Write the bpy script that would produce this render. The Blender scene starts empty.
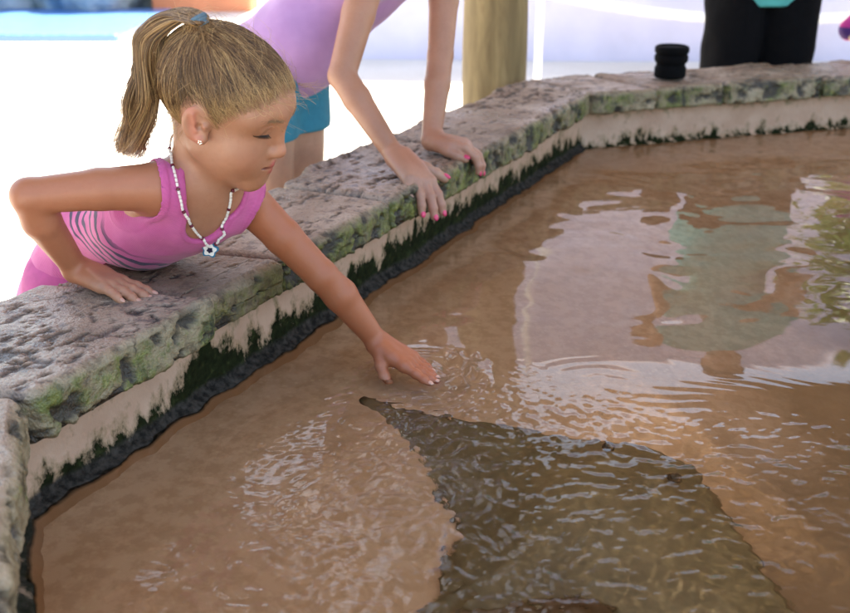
import bpy, bmesh, math, random
import numpy as np
from mathutils import Vector, Matrix
random.seed(7)
RNG = np.random.default_rng(11)
SC = bpy.context.scene
COL = SC.collection
V = lambda *a: np.array(a, dtype=np.float64)

# ------------------------------------------------------------------ helpers: objects
def tag(o, label=None, cat=None, group=None, kind=None):
    if label: o['label'] = label
    if cat: o['category'] = cat
    if group: o['group'] = group
    if kind: o['kind'] = kind
    return o

def empty(name, loc=(0, 0, 0)):
    o = bpy.data.objects.new(name, None)
    o.location = loc
    o.empty_display_size = 0.05
    COL.objects.link(o)
    return o

def link(name, me, mat=None, parent=None, smooth=True):
    o = bpy.data.objects.new(name, me)
    COL.objects.link(o)
    if mat is not None:
        me.materials.append(mat)
    if parent is not None:
        o.parent = parent
        off = Vector((0, 0, 0))
        p = parent
        while p is not None:
            off += Vector(p.location)
            p = p.parent
        me.transform(Matrix.Translation(-off))
    if smooth and len(me.polygons):
        me.polygons.foreach_set('use_smooth', np.ones(len(me.polygons), dtype=bool))
    me.update()
    return o

def mesh_np(name, verts, faces):
    me = bpy.data.meshes.new(name)
    verts = np.asarray(verts, dtype=np.float32)
    faces = np.asarray(faces, dtype=np.int32)
    n = faces.shape[1]
    me.vertices.add(len(verts)); me.vertices.foreach_set('co', verts.ravel())
    me.loops.add(faces.size); me.loops.foreach_set('vertex_index', faces.ravel())
    me.polygons.add(len(faces))
    me.polygons.foreach_set('loop_start', np.arange(0, faces.size, n, dtype=np.int32))
    me.update(calc_edges=True)
    me.validate()
    return me

def vcol(me, name, arr):
    a = me.attributes.new(name, 'FLOAT', 'POINT')
    a.data.foreach_set('value', np.asarray(arr, dtype=np.float32).ravel())

def recalc(me):
    bm = bmesh.new(); bm.from_mesh(me)
    bmesh.ops.recalc_face_normals(bm, faces=bm.faces)
    bm.to_mesh(me); bm.free()

class MB:
    """collects simple solids into one mesh"""
    def __init__(s): s.v = []; s.f = []
    def add(s, verts, faces):
        b = len(s.v); s.v += [tuple(map(float, p)) for p in verts]; s.f += [tuple(i + b for i in f) for f in faces]
    def box(s, c, d, rot=0.0):
        cs, sn = math.cos(rot), math.sin(rot)
        pts = []
        for z in (-1, 1):
            for x, y in ((-1, -1), (1, -1), (1, 1), (-1, 1)):
                X, Y = x * d[0] / 2, y * d[1] / 2
                pts.append((c[0] + X * cs - Y * sn, c[1] + X * sn + Y * cs, c[2] + z * d[2] / 2))
        s.add(pts, [(3, 2, 1, 0), (4, 5, 6, 7), (0, 1, 5, 4), (1, 2, 6, 5), (2, 3, 7, 6), (3, 0, 4, 7)])
    def tube(s, pts, rad, n=12, caps=True):
        pts = [np.asarray(p, float) for p in pts]
        m = len(pts)
        if np.isscalar(rad): rad = [rad] * m
        base = len(s.v); up = None
        for i in range(m):
            t = pts[min(i + 1, m - 1)] - pts[max(i - 1, 0)]
            t = t / (np.linalg.norm(t) + 1e-12)
            if up is None:
                up = np.cross(t, V(0, 0, 1) if abs(t[2]) < .9 else V(1, 0, 0))
            up = up - t * np.dot(up, t); up /= np.linalg.norm(up) + 1e-12
            w = np.cross(t, up)
            for k in range(n):
                a = 2 * math.pi * k / n
                s.v.append(tuple(pts[i] + rad[i] * (math.cos(a) * up + math.sin(a) * w)))
        for i in range(m - 1):
            for k in range(n):
                a, b = base + i * n + k, base + i * n + (k + 1) % n
                s.f.append((a, b, b + n, a + n))
        if caps:
            s.f.append(tuple(base + k for k in reversed(range(n))))
            s.f.append(tuple(base + (m - 1) * n + k for k in range(n)))
    def lathe(s, c, prof, n=32, axis=None):
        base = len(s.v)
        for r, z in prof:
            for k in range(n):
                a = 2 * math.pi * k / n
                s.v.append((c[0] + r * math.cos(a), c[1] + r * math.sin(a), c[2] + z))
        for i in range(len(prof) - 1):
            for k in range(n):
                a, b = base + i * n + k, base + i * n + (k + 1) % n
                s.f.append((a, b, b + n, a + n))
        s.f.append(tuple(base + k for k in reversed(range(n))))
        s.f.append(tuple(base + (len(prof) - 1) * n + k for k in range(n)))
    def mesh(s, name='m'):
        me = bpy.data.meshes.new(name)
        me.from_pydata(s.v, [], s.f); me.update()
        return me
    def build(s, name, mat, parent=None, smooth=True, bevel=0.0):
        me = s.mesh(name)
        recalc(me)
        o = link(name, me, mat, parent, smooth)
        if bevel:
            m = o.modifiers.new('b', 'BEVEL'); m.width = bevel; m.segments = 2; m.limit_method = 'ANGLE'
        if smooth:
            try: me.set_sharp_from_angle(angle=math.radians(40))
            except Exception: pass
        return o

# ------------------------------------------------------------------ helpers: numpy noise
def _hash(ix, iy, iz):
    h = (ix.astype(np.int64) * 374761393 + iy.astype(np.int64) * 668265263 + iz.astype(np.int64) * 2147483647 % 1000003) & 0xffffffff
    h = ((h ^ (h >> 13)) * 1274126177) & 0xffffffff
    h = (h ^ (h >> 16)) & 0xffff
    return h.astype(np.float64) / 32767.5 - 1.0

def vnoise(x, y, z):
    x, y, z = np.broadcast_arrays(np.asarray(x, float), np.asarray(y, float), np.asarray(z, float))
    ix, iy, iz = np.floor(x), np.floor(y), np.floor(z)
    fx, fy, fz = x - ix, y - iy, z - iz
    fx, fy, fz = [t * t * t * (t * (t * 6 - 15) + 10) for t in (fx, fy, fz)]
    r = 0
    for a in (0, 1):
        for b in (0, 1):
            for c in (0, 1):
                w = (fx if a else 1 - fx) * (fy if b else 1 - fy) * (fz if c else 1 - fz)
                r = r + w * _hash(ix + a, iy + b, iz + c)
    return r

def fbm(x, y, z, o=4, g=.5):
    r, a, f = 0, 1.0, 1.0
    for i in range(o):
        r = r + a * vnoise(x * f + 17.3 * i, y * f - 9.1 * i, z * f + 3.7 * i)
        a *= g; f *= 2.03
    return r

def smooth01(t):
    t = np.clip(t, 0, 1)
    return t * t * (3 - 2 * t)

# ------------------------------------------------------------------ helpers: implicit surfaces
def smin(a, b, k):
    if k <= 0: return np.minimum(a, b)
    h = np.maximum(k - np.abs(a - b), 0) / k
    return np.minimum(a, b) - h * h * (k * .25)
def smax(a, b, k): return -smin(-a, -b, k)

def cap(p, a, b, ra, rb):
    a = np.asarray(a, float); ba = np.asarray(b, float) - a
    px, py, pz = p[0] - a[0], p[1] - a[1], p[2] - a[2]
    t = np.clip((px * ba[0] + py * ba[1] + pz * ba[2]) / max(float(ba @ ba), 1e-12), 0, 1)
    return np.sqrt((px - t * ba[0]) ** 2 + (py - t * ba[1]) ** 2 + (pz - t * ba[2]) ** 2) - (ra + (rb - ra) * t)
def sph(p, c, r):
    return np.sqrt((p[0] - c[0]) ** 2 + (p[1] - c[1]) ** 2 + (p[2] - c[2]) ** 2) - r
def ell(p, c, r, R=None):
    q = [p[i] - c[i] for i in range(3)]
    if R is not None:
        q = [q[0] * R[j][0] + q[1] * R[j][1] + q[2] * R[j][2] for j in range(3)]
    k0 = np.sqrt((q[0] / r[0]) ** 2 + (q[1] / r[1]) ** 2 + (q[2] / r[2]) ** 2)
    k1 = np.sqrt((q[0] / r[0] ** 2) ** 2 + (q[1] / r[1] ** 2) ** 2 + (q[2] / r[2] ** 2) ** 2)
    return k0 * (k0 - 1) / np.maximum(k1, 1e-9)

class Field:
    def __init__(s, xs, ys, zs):
        s.c = [np.asarray(t, np.float32) for t in (xs, ys, zs)]
        s.d = np.full([len(t) for t in s.c], 0.3, np.float32)
    def sl(s, lo, hi):
        r = []
        for t, a, b in zip(s.c, lo, hi):
            i, j = np.searchsorted(t, [a, b]); r.append(slice(max(i - 1, 0), min(j + 1, len(t))))
        return tuple(r)
    def pts(s, sl):
        return (s.c[0][sl[0]][:, None, None], s.c[1][sl[1]][None, :, None], s.c[2][sl[2]][None, None, :])
    def add(s, f, lo, hi, k=.01):
        sl = s.sl(lo, hi)
        if any(q.stop - q.start < 2 for q in sl): return
        s.d[sl] = smin(s.d[sl], f(s.pts(sl)).astype(np.float32), k)
    def caps(s, a, b, ra, rb, k=.02):
        m = max(ra, rb) + k + .012
        s.add(lambda p: cap(p, a, b, ra, rb), np.minimum(a, b) - m, np.maximum(a, b) + m, k)
    def chain(s, pts, rad, k=.02):
        for i in range(len(pts) - 1): s.caps(pts[i], pts[i + 1], rad[i], rad[i + 1], k)
    def ell(s, c, r, R=None, k=.03):
        m = max(r) + k + .012
        c = np.asarray(c, float)
        s.add(lambda p: ell(p, c, r, R), c - m, c + m, k)
    def cut(s, f, lo, hi, k=.004):
        sl = s.sl(lo, hi)
        s.d[sl] = smax(s.d[sl], -f(s.pts(sl)).astype(np.float32), k)
    def mesh(s):
        F = s.d; X, Y, Z = s.c
        ins = F < 0
        nx, ny, nz = F.shape
        cnt = np.zeros((nx - 1, ny - 1, nz - 1), np.uint8)
        for a in (0, 1):
            for b in (0, 1):
                for c in (0, 1):
                    cnt += ins[a:nx - 1 + a, b:ny - 1 + b, c:nz - 1 + c]
        act = (cnt > 0) & (cnt < 8)
        I, J, K = np.nonzero(act)
        idx = np.full(act.shape, -1, np.int32); idx[I, J, K] = np.arange(len(I), dtype=np.int32)
        acc = np.zeros((len(I), 3)); num = np.zeros(len(I))
        cs = [(a, b, c) for a in (0, 1) for b in (0, 1) for c in (0, 1)]
        val = {q: F[I + q[0], J + q[1], K + q[2]].astype(np.float64) for q in cs}
        pos = {q: np.stack([X[I + q[0]], Y[J + q[1]], Z[K + q[2]]], 1).astype(np.float64) for q in cs}
        for q in cs:
            for ax in range(3):
                if q[ax] == 0:
                    r = list(q); r[ax] = 1; r = tuple(r)
                    va, vb = val[q], val[r]
                    m = (va < 0) != (vb < 0)
                    t = (va[m] / (va[m] - vb[m]))[:, None]
                    acc[m] += pos[q][m] * (1 - t) + pos[r][m] * t; num[m] += 1
        vs = acc / num[:, None]
        faces = []
        for ax in range(3):
            sl0 = [slice(None)] * 3; sl1 = [slice(None)] * 3
            sl0[ax] = slice(0, -1); sl1[ax] = slice(1, None)
            ch = ins[tuple(sl0)] != ins[tuple(sl1)]
            o1, o2 = [(1, 2), (2, 0), (0, 1)][ax]
            ii = np.array(np.nonzero(ch))
            ok = (ii[o1] > 0) & (ii[o2] > 0) & (ii[o1] < F.shape[o1] - 1) & (ii[o2] < F.shape[o2] - 1)
            ii = ii[:, ok]
            fl = ins[tuple(ii)]
            q = []
            for d1, d2 in ((-1, -1), (0, -1), (0, 0), (-1, 0)):
                jj = ii.copy(); jj[o1] += d1; jj[o2] += d2
                q.append(idx[tuple(jj)])
            q = np.stack(q, 1)
            q[~fl] = q[~fl][:, ::-1]
            faces.append(q)
        return vs, np.concatenate(faces)

def relax(vs, fs, it=2, lam=.5):
    """Taubin-like smoothing of the extracted surface"""
    e = np.concatenate([fs[:, [0, 1]], fs[:, [1, 2]], fs[:, [2, 3]], fs[:, [3, 0]]])
    n = len(vs)
    deg = np.bincount(e[:, 0], minlength=n) + np.bincount(e[:, 1], minlength=n)
    for i in range(it * 2):
        l = lam if i % 2 == 0 else -lam * 1.04
        av = np.stack([(np.bincount(e[:, 0], vs[e[:, 1], c], n) + np.bincount(e[:, 1], vs[e[:, 0], c], n)) for c in range(3)], 1) / np.maximum(deg, 1)[:, None]
        vs = vs + l * (av - vs)
    return vs

def vnormals(vs, fs):
    n = np.cross(vs[fs[:, 2]] - vs[fs[:, 0]], vs[fs[:, 3]] - vs[fs[:, 1]])
    r = np.stack([sum(np.bincount(fs[:, k], n[:, c], len(vs)) for k in range(4)) for c in range(3)], 1)
    return r / (np.linalg.norm(r, axis=1, keepdims=True) + 1e-12)

def unit(a):
    a = np.asarray(a, float); return a / np.linalg.norm(a)
def frame(ex, ez):
    ex = unit(ex); ez = np.asarray(ez, float); ez = unit(ez - ex * (ez @ ex))
    return ex, np.cross(ez, ex), ez
def rodr(v, k, a):
    k = unit(k); return v * math.cos(a) + np.cross(k, v) * math.sin(a) + k * (k @ v) * (1 - math.cos(a))
def arange_pieces(*p):
    r = []
    for a, b, h in p: r.append(np.arange(a, b, h))
    return np.concatenate(r)

# ------------------------------------------------------------------ helpers: materials
class Mat:
    def __init__(s, name):
        s.m = bpy.data.materials.new(name); s.m.use_nodes = True
        s.t = s.m.node_tree; s.t.nodes.clear()
        s.out = s.t.nodes.new('ShaderNodeOutputMaterial')
    def n(s, typ, **kw):
        nd = s.t.nodes.new('ShaderNode' + typ)
        for k, v in kw.items():
            if k.startswith('_'): setattr(nd, k[1:], v)
        for k, v in kw.items():
            if not k.startswith('_'):
                s.set(nd, k.replace('__', ' '), v)
        return nd
    def set(s, nd, key, v):
        inp = nd.inputs[int(key[1:])] if key[0] == 'i' and key[1:].isdigit() else nd.inputs[key]
        if isinstance(v, bpy.types.NodeSocket): s.t.links.new(v, inp)
        elif isinstance(v, bpy.types.Node): s.t.links.new(v.outputs[0], inp)
        else: inp.default_value = v
    def pos(s, scale=(1, 1, 1), loc=(0, 0, 0), rot=(0, 0, 0)):
        g = s.n('NewGeometry')
        mp = s.n('Mapping', Vector=g.outputs['Position'])
        mp.inputs['Scale'].default_value = scale; mp.inputs['Location'].default_value = loc; mp.inputs['Rotation'].default_value = rot
        return mp.outputs[0]
    def obj(s, scale=(1, 1, 1), rot=(0, 0, 0)):
        g = s.n('TexCoord')
        mp = s.n('Mapping', Vector=g.outputs['Object'])
        mp.inputs['Scale'].default_value = scale; mp.inputs['Rotation'].default_value = rot
        return mp.outputs[0]
    def noise(s, vec, scale=5., detail=5., rough=.55, dist=0.):
        nd = s.n('TexNoise', Vector=vec, Scale=scale, Detail=detail, Roughness=rough, Distortion=dist)
        return nd.outputs[0]
    def voro(s, vec, scale=5., feature='F1', rnd=1.):
        nd = s.n('TexVoronoi', _feature=feature, Vector=vec, Scale=scale)
        nd.inputs['Randomness'].default_value = rnd
        return nd.outputs[0]
    def ramp(s, fac, stops, interp='LINEAR'):
        nd = s.n('ValToRGB', Fac=fac); cr = nd.color_ramp; cr.interpolation = interp
        while len(cr.elements) < len(stops): cr.elements.new(.5)
        for e, (p, c) in zip(cr.elements, stops):
            e.position = p
            e.color = (c, c, c, 1) if np.isscalar(c) else (c[0], c[1], c[2], 1)
        return nd.outputs[0]
    def math(s, op, a, b=0., c=0., clamp=False):
        nd = s.n('Math', _operation=op, _use_clamp=clamp, i0=a, i1=b, i2=c); return nd.outputs[0]
    def mix(s, fac, a, b, mode='MIX'):
        nd = s.t.nodes.new('ShaderNodeMix'); nd.data_type = 'RGBA'; nd.blend_type = mode; nd.clamp_factor = True
        for i, v in ((0, fac), (6, a), (7, b)):
            inp = nd.inputs[i]
            if isinstance(v, bpy.types.NodeSocket): s.t.links.new(v, inp)
            elif i == 0: inp.default_value = v
            else: inp.default_value = (v[0], v[1], v[2], 1)
        return nd.outputs[2]
    def attr(s, name): return s.n('Attribute', _attribute_name=name).outputs['Fac']
    def sep(s, vec):
        return s.n('SeparateXYZ', Vector=vec).outputs
    def bump(s, h, strength=.3, dist=.01, normal=None):
        nd = s.n('Bump', Height=h, Strength=strength, Distance=dist)
        if normal is not None: s.set(nd, 'Normal', normal)
        return nd.outputs[0]
    def principled(s, base, rough=.6, normal=None, **kw):
        nd = s.n('BsdfPrincipled')
        if isinstance(base, bpy.types.NodeSocket): s.t.links.new(base, nd.inputs['Base Color'])
        else: nd.inputs['Base Color'].default_value = (base[0], base[1], base[2], 1)
        s.set(nd, 'Roughness', rough)
        if normal is not None: s.t.links.new(normal, nd.inputs['Normal'])
        for k, v in kw.items(): s.set(nd, k.replace('__', ' '), v)
        s.t.links.new(nd.outputs[0], s.out.inputs['Surface'])
        return s.m
def simple(name, col, rough=.6, nscale=30., nvar=.15, bump=.1, bdist=.002, **kw):
    m = Mat(name); p = m.obj()
    n = m.noise(p, nscale, 5)
    lo = tuple(c * (1 - nvar) for c in col); hi = tuple(min(c * (1 + nvar), 1) for c in col)
    c = m.ramp(n, [(.3, lo), (.7, hi)])
    return m.principled(c, rough, m.bump(n, bump, bdist), **kw)
# ================================================================== camera, light
PITCH = math.atan(.42)
cam_d = bpy.data.cameras.new('camera'); cam = bpy.data.objects.new('camera', cam_d); COL.objects.link(cam)
cam.location = (0, 0, .75); cam.rotation_euler = (math.pi / 2 - PITCH, 0, 0)
cam_d.sensor_width = 36; cam_d.lens = 36 * 1000 / 850; cam_d.clip_start = .05; cam_d.clip_end = 400
cam_d.dof.use_dof = True; cam_d.dof.focus_distance = 1.5; cam_d.dof.aperture_fstop = 5.0
SC.camera = cam
SUN_AZ = V(.15, .99); SUN_EL = math.radians(66)
w = bpy.data.worlds.new('World'); SC.world = w; w.use_nodes = True
nt = w.node_tree; bg = nt.nodes['Background']
sky = nt.nodes.new('ShaderNodeTexSky'); sky.sky_type = 'NISHITA'; sky.sun_disc = False
sky.sun_elevation = SUN_EL; sky.sun_rotation = math.atan2(SUN_AZ[0], SUN_AZ[1])
sky.air_density = 1.0; sky.dust_density = 2.0
nt.links.new(sky.outputs[0], bg.inputs[0]); bg.inputs[1].default_value = .12
sd = bpy.data.lights.new('sun', 'SUN'); sd.energy = 5.0; sd.angle = math.radians(.5); sd.cycles.is_caustics_light = True; sd.color = (1, .95, .87)
so = bpy.data.objects.new('sun', sd); COL.objects.link(so)
az = unit(SUN_AZ); dirv = Vector((-az[0] * math.cos(SUN_EL), -az[1] * math.cos(SUN_EL), -math.sin(SUN_EL)))
so.rotation_euler = dirv.to_track_quat('-Z', 'Y').to_euler(); so.location = (-4, 6, 8)
SC.view_settings.view_transform = 'Standard'; SC.view_settings.look = 'None'
SC.view_settings.exposure = 2.52; SC.view_settings.use_white_balance = True; SC.view_settings.white_balance_temperature = 7500; SC.view_settings.gamma = 1; SC.view_settings.use_curve_mapping = False
SC.render.engine = 'CYCLES'
cy = SC.cycles
cy.use_denoising = True
try: cy.denoiser = 'OPENIMAGEDENOISE'
except Exception: pass
cy.volume_bounces = 2; cy.max_bounces = 10; cy.diffuse_bounces = 5; cy.glossy_bounces = 5; cy.transmission_bounces = 8
cy.sample_clamp_indirect = 6; cy.blur_glossy = .6
cy.caustics_refractive = True; cy.caustics_reflective = False

# ================================================================== ground and shelter
OC = V(2.366, .852); APO = 2.644; GZ = -.42
T8 = math.tan(math.pi / 8)
mg = Mat('concrete paving'); p = mg.pos()
c = mg.ramp(mg.noise(p, 1.3, 6), [(.3, (.50, .48, .44)), (.7, (.60, .58, .54))])
c = mg.mix(mg.ramp(mg.noise(p, 40, 3), [(.35, .25), (.65, 0)]), c, (.36, .34, .31))
ground_m = mg.principled(c, .85, mg.bump(mg.noise(p, 60, 4), .2, .004))
def octo(ap, z, n=8):
    return [(OC[0] + ap / math.cos(math.pi / 8) * math.cos(math.radians(130.5 + 45 * k)), OC[1] + ap / math.cos(math.pi / 8) * math.sin(math.radians(130.5 + 45 * k)), z) for k in range(n)]
bm = bmesh.new()   # ring of ground reaching the horizon, open where the pool is
inn = [bm.verts.new(q) for q in octo(APO + .1, GZ)]
rings = [inn]
for ap in (6, 14, 40, 180):
    rings.append([bm.verts.new(q) for q in octo(ap, GZ)])
for a, b in zip(rings[:-1], rings[1:]):
    for k in range(8): bm.faces.new((a[k], a[(k + 1) % 8], b[(k + 1) % 8], b[k]))
me = bpy.data.meshes.new('ground'); bm.to_mesh(me); bm.free(); recalc(me)
tag(link('ground', me, ground_m, None, False), kind='structure')

wood_m = Mat('rough timber'); p = wood_m.pos((1, 1, .12))
c = wood_m.ramp(wood_m.noise(p, 26, 5, .6, .6), [(.3, (.13, .088, .036)), (.55, (.23, .165, .072)), (.75, (.31, .23, .11))])
kn = wood_m.voro(wood_m.pos((1, 1, .55)), 9.)
c = wood_m.mix(wood_m.ramp(kn, [(.06, .8), (.14, 0)]), c, (.16, .085, .03))
timber = wood_m.principled(c, .75, wood_m.bump(wood_m.noise(p, 60, 4), .4, .004))
rm = Mat('brown roof boards'); p = rm.pos()
c = rm.ramp(rm.noise(rm.pos((1, 1, 1)), 7, 5), [(.3, (.20, .115, .06)), (.7, (.30, .18, .10))])
roof_m = rm.principled(c, .8, rm.bump(rm.noise(p, 30, 3), .3, .01))
roof = empty('shelter_roof', (OC[0], OC[1], GZ))
tag(roof, 'brown timber shelter roof spanning the far half of the touch pool', 'roof')
EAVE, EZ, TOPZ = 4.35, 2.08, 3.7
KS = [6, 7, 0]      # the shelter covers the far half of the pool, the near half lies under open sky
mb = MB()
ot = octo(EAVE, EZ); n0 = len(ot)
RIN = 1.2         # nothing covers the very middle; one bay towards the bend has an open skylight
def roof_panel(mid, a0, a1, s0, s1):
    nr_ = V(math.cos(math.radians(mid)), math.sin(math.radians(mid))); tg_ = V(nr_[1], -nr_[0])
    q = []
    for dz in (0, .12 if a0 - a1 > .05 else .012):
        for ap, s_ in ((a0, s0), (a1, s0), (a1, s1), (a0, s1)):
            xy = OC + nr_ * ap + tg_ * s_ * ap * T8
            q.append((xy[0], xy[1], EZ + (TOPZ - EZ) * (1 - ap / EAVE) + dz))
    mb.add(q, [(3, 2, 1, 0), (4, 5, 6, 7), (0, 1, 5, 4), (1, 2, 6, 5), (2, 3, 7, 6), (3, 0, 4, 7)])
roof_panel(63, EAVE, RIN, -1, 1); roof_panel(108, EAVE, 2.928, -1, 1)
roof_panel(153, EAVE, 4.12, -1, 1); roof_panel(153, 3.55, 2.928, -1, 1); roof_panel(153, 4.12, 3.55, -1, .08); roof_panel(153, 4.12, 3.55, .96, 1)
mb.build('roof_deck', roof_m, roof, False)
mb = MB()      # unseen laths added to pass a filtered share of sun onto the pool
for mid, a_ in ((153, 2.927), (108, 2.927)):
    ap = a_
    while ap > RIN + .02:
        fr_ = .165 * float(smooth01((a_ - ap) / .55))       # the gaps open up gradually away from the closed boards
        roof_panel(mid, ap, ap - .0165 * (1 - fr_), -1, 1); ap -= .0165
mb.build('added_laths', roof_m, roof, False)
for k in (6, 7, 0, 1):
    a = math.radians(130.5 + 45 * k)
    mb = MB()
    r1 = EAVE / math.cos(math.pi / 8) - .08
    mb.tube([V(OC[0] + r * math.cos(a), OC[1] + r * math.sin(a), EZ + (TOPZ - EZ) * (1 - r / (EAVE / math.cos(math.pi / 8))) - .07) for r in (r1, RIN / math.cos(math.pi / 8) + .05)], .055, 8)
    mb.build('rafter', timber, roof)
mb = MB()
rb = 3.29
ptsr = [V(OC[0] + rb * math.cos(math.radians(130.5 + 45 * k)), OC[1] + rb * math.sin(math.radians(130.5 + 45 * k)), 2.28) for k in (6, 7, 8, 9)]
mb.tube(ptsr, .07, 8); mb.build('ring_beam', timber, roof)
for k in (0, 1, 7, 6):
    a = math.radians(130.5 + 45 * k); x, y = OC[0] + rb * math.cos(a), OC[1] + rb * math.sin(a)
    mb = MB()
    prof = [(.103 + .004 * math.sin(z * 7 + k), z) for z in np.linspace(GZ - .02, 2.24, 24)]
    mb.lathe((x, y, 0), prof, 28)
    o = mb.build('wooden_post', timber)
    tag(o, 'thick round timber post rising behind the bend of the pool ledge' if k == 0 else 'round timber post holding up the shelter at another corner of the pool', 'post', 'timber posts round the pool')

# ================================================================== pool wall with coping
wall = empty('pool_wall', (OC[0], OC[1], GZ))
tag(wall, 'low octagonal pool wall with mossy coral stone coping over stained pink plaster', 'wall')
def side(k):
    """side k runs from corner k to corner k+1 (corner 0 = the far bend, going clockwise seen from above)"""
    a = math.radians(130.5 + 22.5 - 45 + 45 * k)          # k=1: the long wall with the children, k=0 far wall, k=2 camera side
    nr = V(math.cos(a), math.sin(a)); tg = V(nr[1], -nr[0])
    return nr, tg
def sweep(k, s, n, z):
    """s along (-1..1), n outward offset, z -> world, arrays broadcast"""
    nr, tg = side(k)
    L = (APO + n) * T8
    x = OC[0] + nr[0] * (APO + n) + tg[0] * s * L
    y = OC[1] + nr[1] * (APO + n) + tg[1] * s * L
    return np.stack(np.broadcast_arrays(x, y, z), -1)

cm = Mat('coral stone coping')
front = cm.attr('front'); pit = cm.attr('pit'); moss = cm.attr('moss')
p = cm.pos()
n1 = cm.noise(p, 9, 6, .6); n2 = cm.noise(p, 38, 6, .65); n3 = cm.noise(p, 130, 3)
topc = cm.ramp(n1, [(.28, (.15, .098, .062)), (.42, (.30, .21, .145)), (.6, (.40, .30, .22)), (.75, (.50, .395, .30))])
topc = cm.mix(cm.ramp(n3, [(.34, .6), (.46, 0)]), topc, (.10, .07, .05))
topc = cm.mix(cm.ramp(n2, [(.38, .85), (.47, 0)]), topc, (.11, .082, .07))
topc = cm.mix(cm.ramp(cm.noise(cm.pos((1, 1, 1), (3, 1, 0)), 4.2, 4), [(.50, 0), (.64, .55)]), topc, (.24, .135, .08))
frc = cm.ramp(n2, [(.3, (0.096, 0.074, 0.041)), (.45, (0.266, 0.215, 0.126)), (.62, (0.385, 0.318, 0.207)), (.75, (0.429, 0.370, 0.266))])
mn = cm.math('ADD', n1, cm.math('MULTIPLY', moss, .45))
mn = cm.math('ADD', mn, cm.math('MULTIPLY', cm.math('SUBTRACT', n2, .5), .7))
grn = cm.ramp(cm.noise(p, 55, 5), [(.3, (.016, .028, .006)), (.55, (.12, .15, .024)), (.75, (.25, .265, .07))])
frc = cm.mix(cm.ramp(mn, [(.70, 0), (.86, .9)]), frc, grn)
frc = cm.mix(cm.ramp(cm.noise(cm.pos((1, 1, .35), (9, 0, 0)), 30, 5, .6), [(.58, 0), (.66, .92)]), frc, (.016, .018, .010))
col = cm.mix(front, topc, frc)
col = cm.mix(cm.math('MULTIPLY', cm.attr('tint'), .75), col, cm.mix(.65, col, (.13, .075, .035)))
col = cm.mix(pit, col, (.035, .028, .022))
wet = cm.ramp(cm.noise(p, 3.1, 4), [(.42, .66), (.58, .20)])
n4 = cm.noise(p, 300, 3)
hh = cm.math('ADD', cm.math('MULTIPLY', n2, .32), cm.math('ADD', cm.math('MULTIPLY', n3, .45), cm.math('MULTIPLY', n4, .25)))
coping_m = cm.principled(col, wet, cm.bump(hh, 1.0, .009))

pm = Mat('stained pink plaster')
p = pm.pos(); alg = pm.attr('algae'); zz = pm.sep(p)[2]
base = pm.ramp(pm.noise(p, 12, 5), [(.3, (.44, .275, .185)), (.7, (.54, .37, .265))])
st = pm.noise(pm.pos((1, 1, .7)), 36, 8, .66)
st2 = pm.noise(pm.pos((1, 1, .25)), 20, 4)
hgt = pm.math('ADD', pm.math('MULTIPLY', zz, -1.0), pm.math('MULTIPLY', pm.math('SUBTRACT', st, .5), .15))
hgt = pm.math('ADD', hgt, pm.math('MULTIPLY', pm.math('SUBTRACT', st2, .5), .10))
hgt = pm.math('ADD', hgt, alg)                       # alg = height up to which black algae grows
bl_ = pm.math('MULTIPLY_ADD', hgt, 18., .5)
blk = pm.ramp(bl_, [(.28, 0), (.40, .35), (.58, 1)])
stn = pm.ramp(bl_, [(0, 0), (.30, .55)])
algc = pm.ramp(pm.noise(p, 70, 5), [(.3, (.006, .008, .003)), (.6, (.016, .020, .007)), (.8, (.05, .06, .02))])
gtop = pm.ramp(pm.math('ADD', pm.math('MULTIPLY_ADD', zz, 14., -1.22), pm.math('MULTIPLY', pm.math('SUBTRACT', st, .5), 2.4)), [(.1, 0), (.6, .85)])
c = pm.mix(gtop, base, (.10, .12, .035))
c = pm.mix(pm.ramp(st, [(.58, 0), (.75, .55)]), c, (.30, .20, .13))
c = pm.mix(stn, c, (.21, .155, .07))
c = pm.mix(blk, c, algc)
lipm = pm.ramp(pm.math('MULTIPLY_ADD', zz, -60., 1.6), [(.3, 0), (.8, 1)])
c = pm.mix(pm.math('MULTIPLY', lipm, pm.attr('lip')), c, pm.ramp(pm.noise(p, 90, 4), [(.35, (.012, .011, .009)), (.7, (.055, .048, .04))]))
und = pm.ramp(pm.math('MULTIPLY_ADD', zz, -110., .2), [(.3, 0), (.9, 1)])
c = pm.mix(und, c, (.50, .33, .21))
plaster_m = pm.principled(c, pm.ramp(blk, [(0, .6), (1, .95)]), pm.bump(pm.math('ADD', pm.noise(p, 75, 4), st), .5, .004), Specular__IOR__Level=pm.ramp(blk, [(0, .35), (1, .06)]))
stone_m = simple('grey block wall', (.36, .33, .30), .85, 18, .3, .5, .01)

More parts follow.
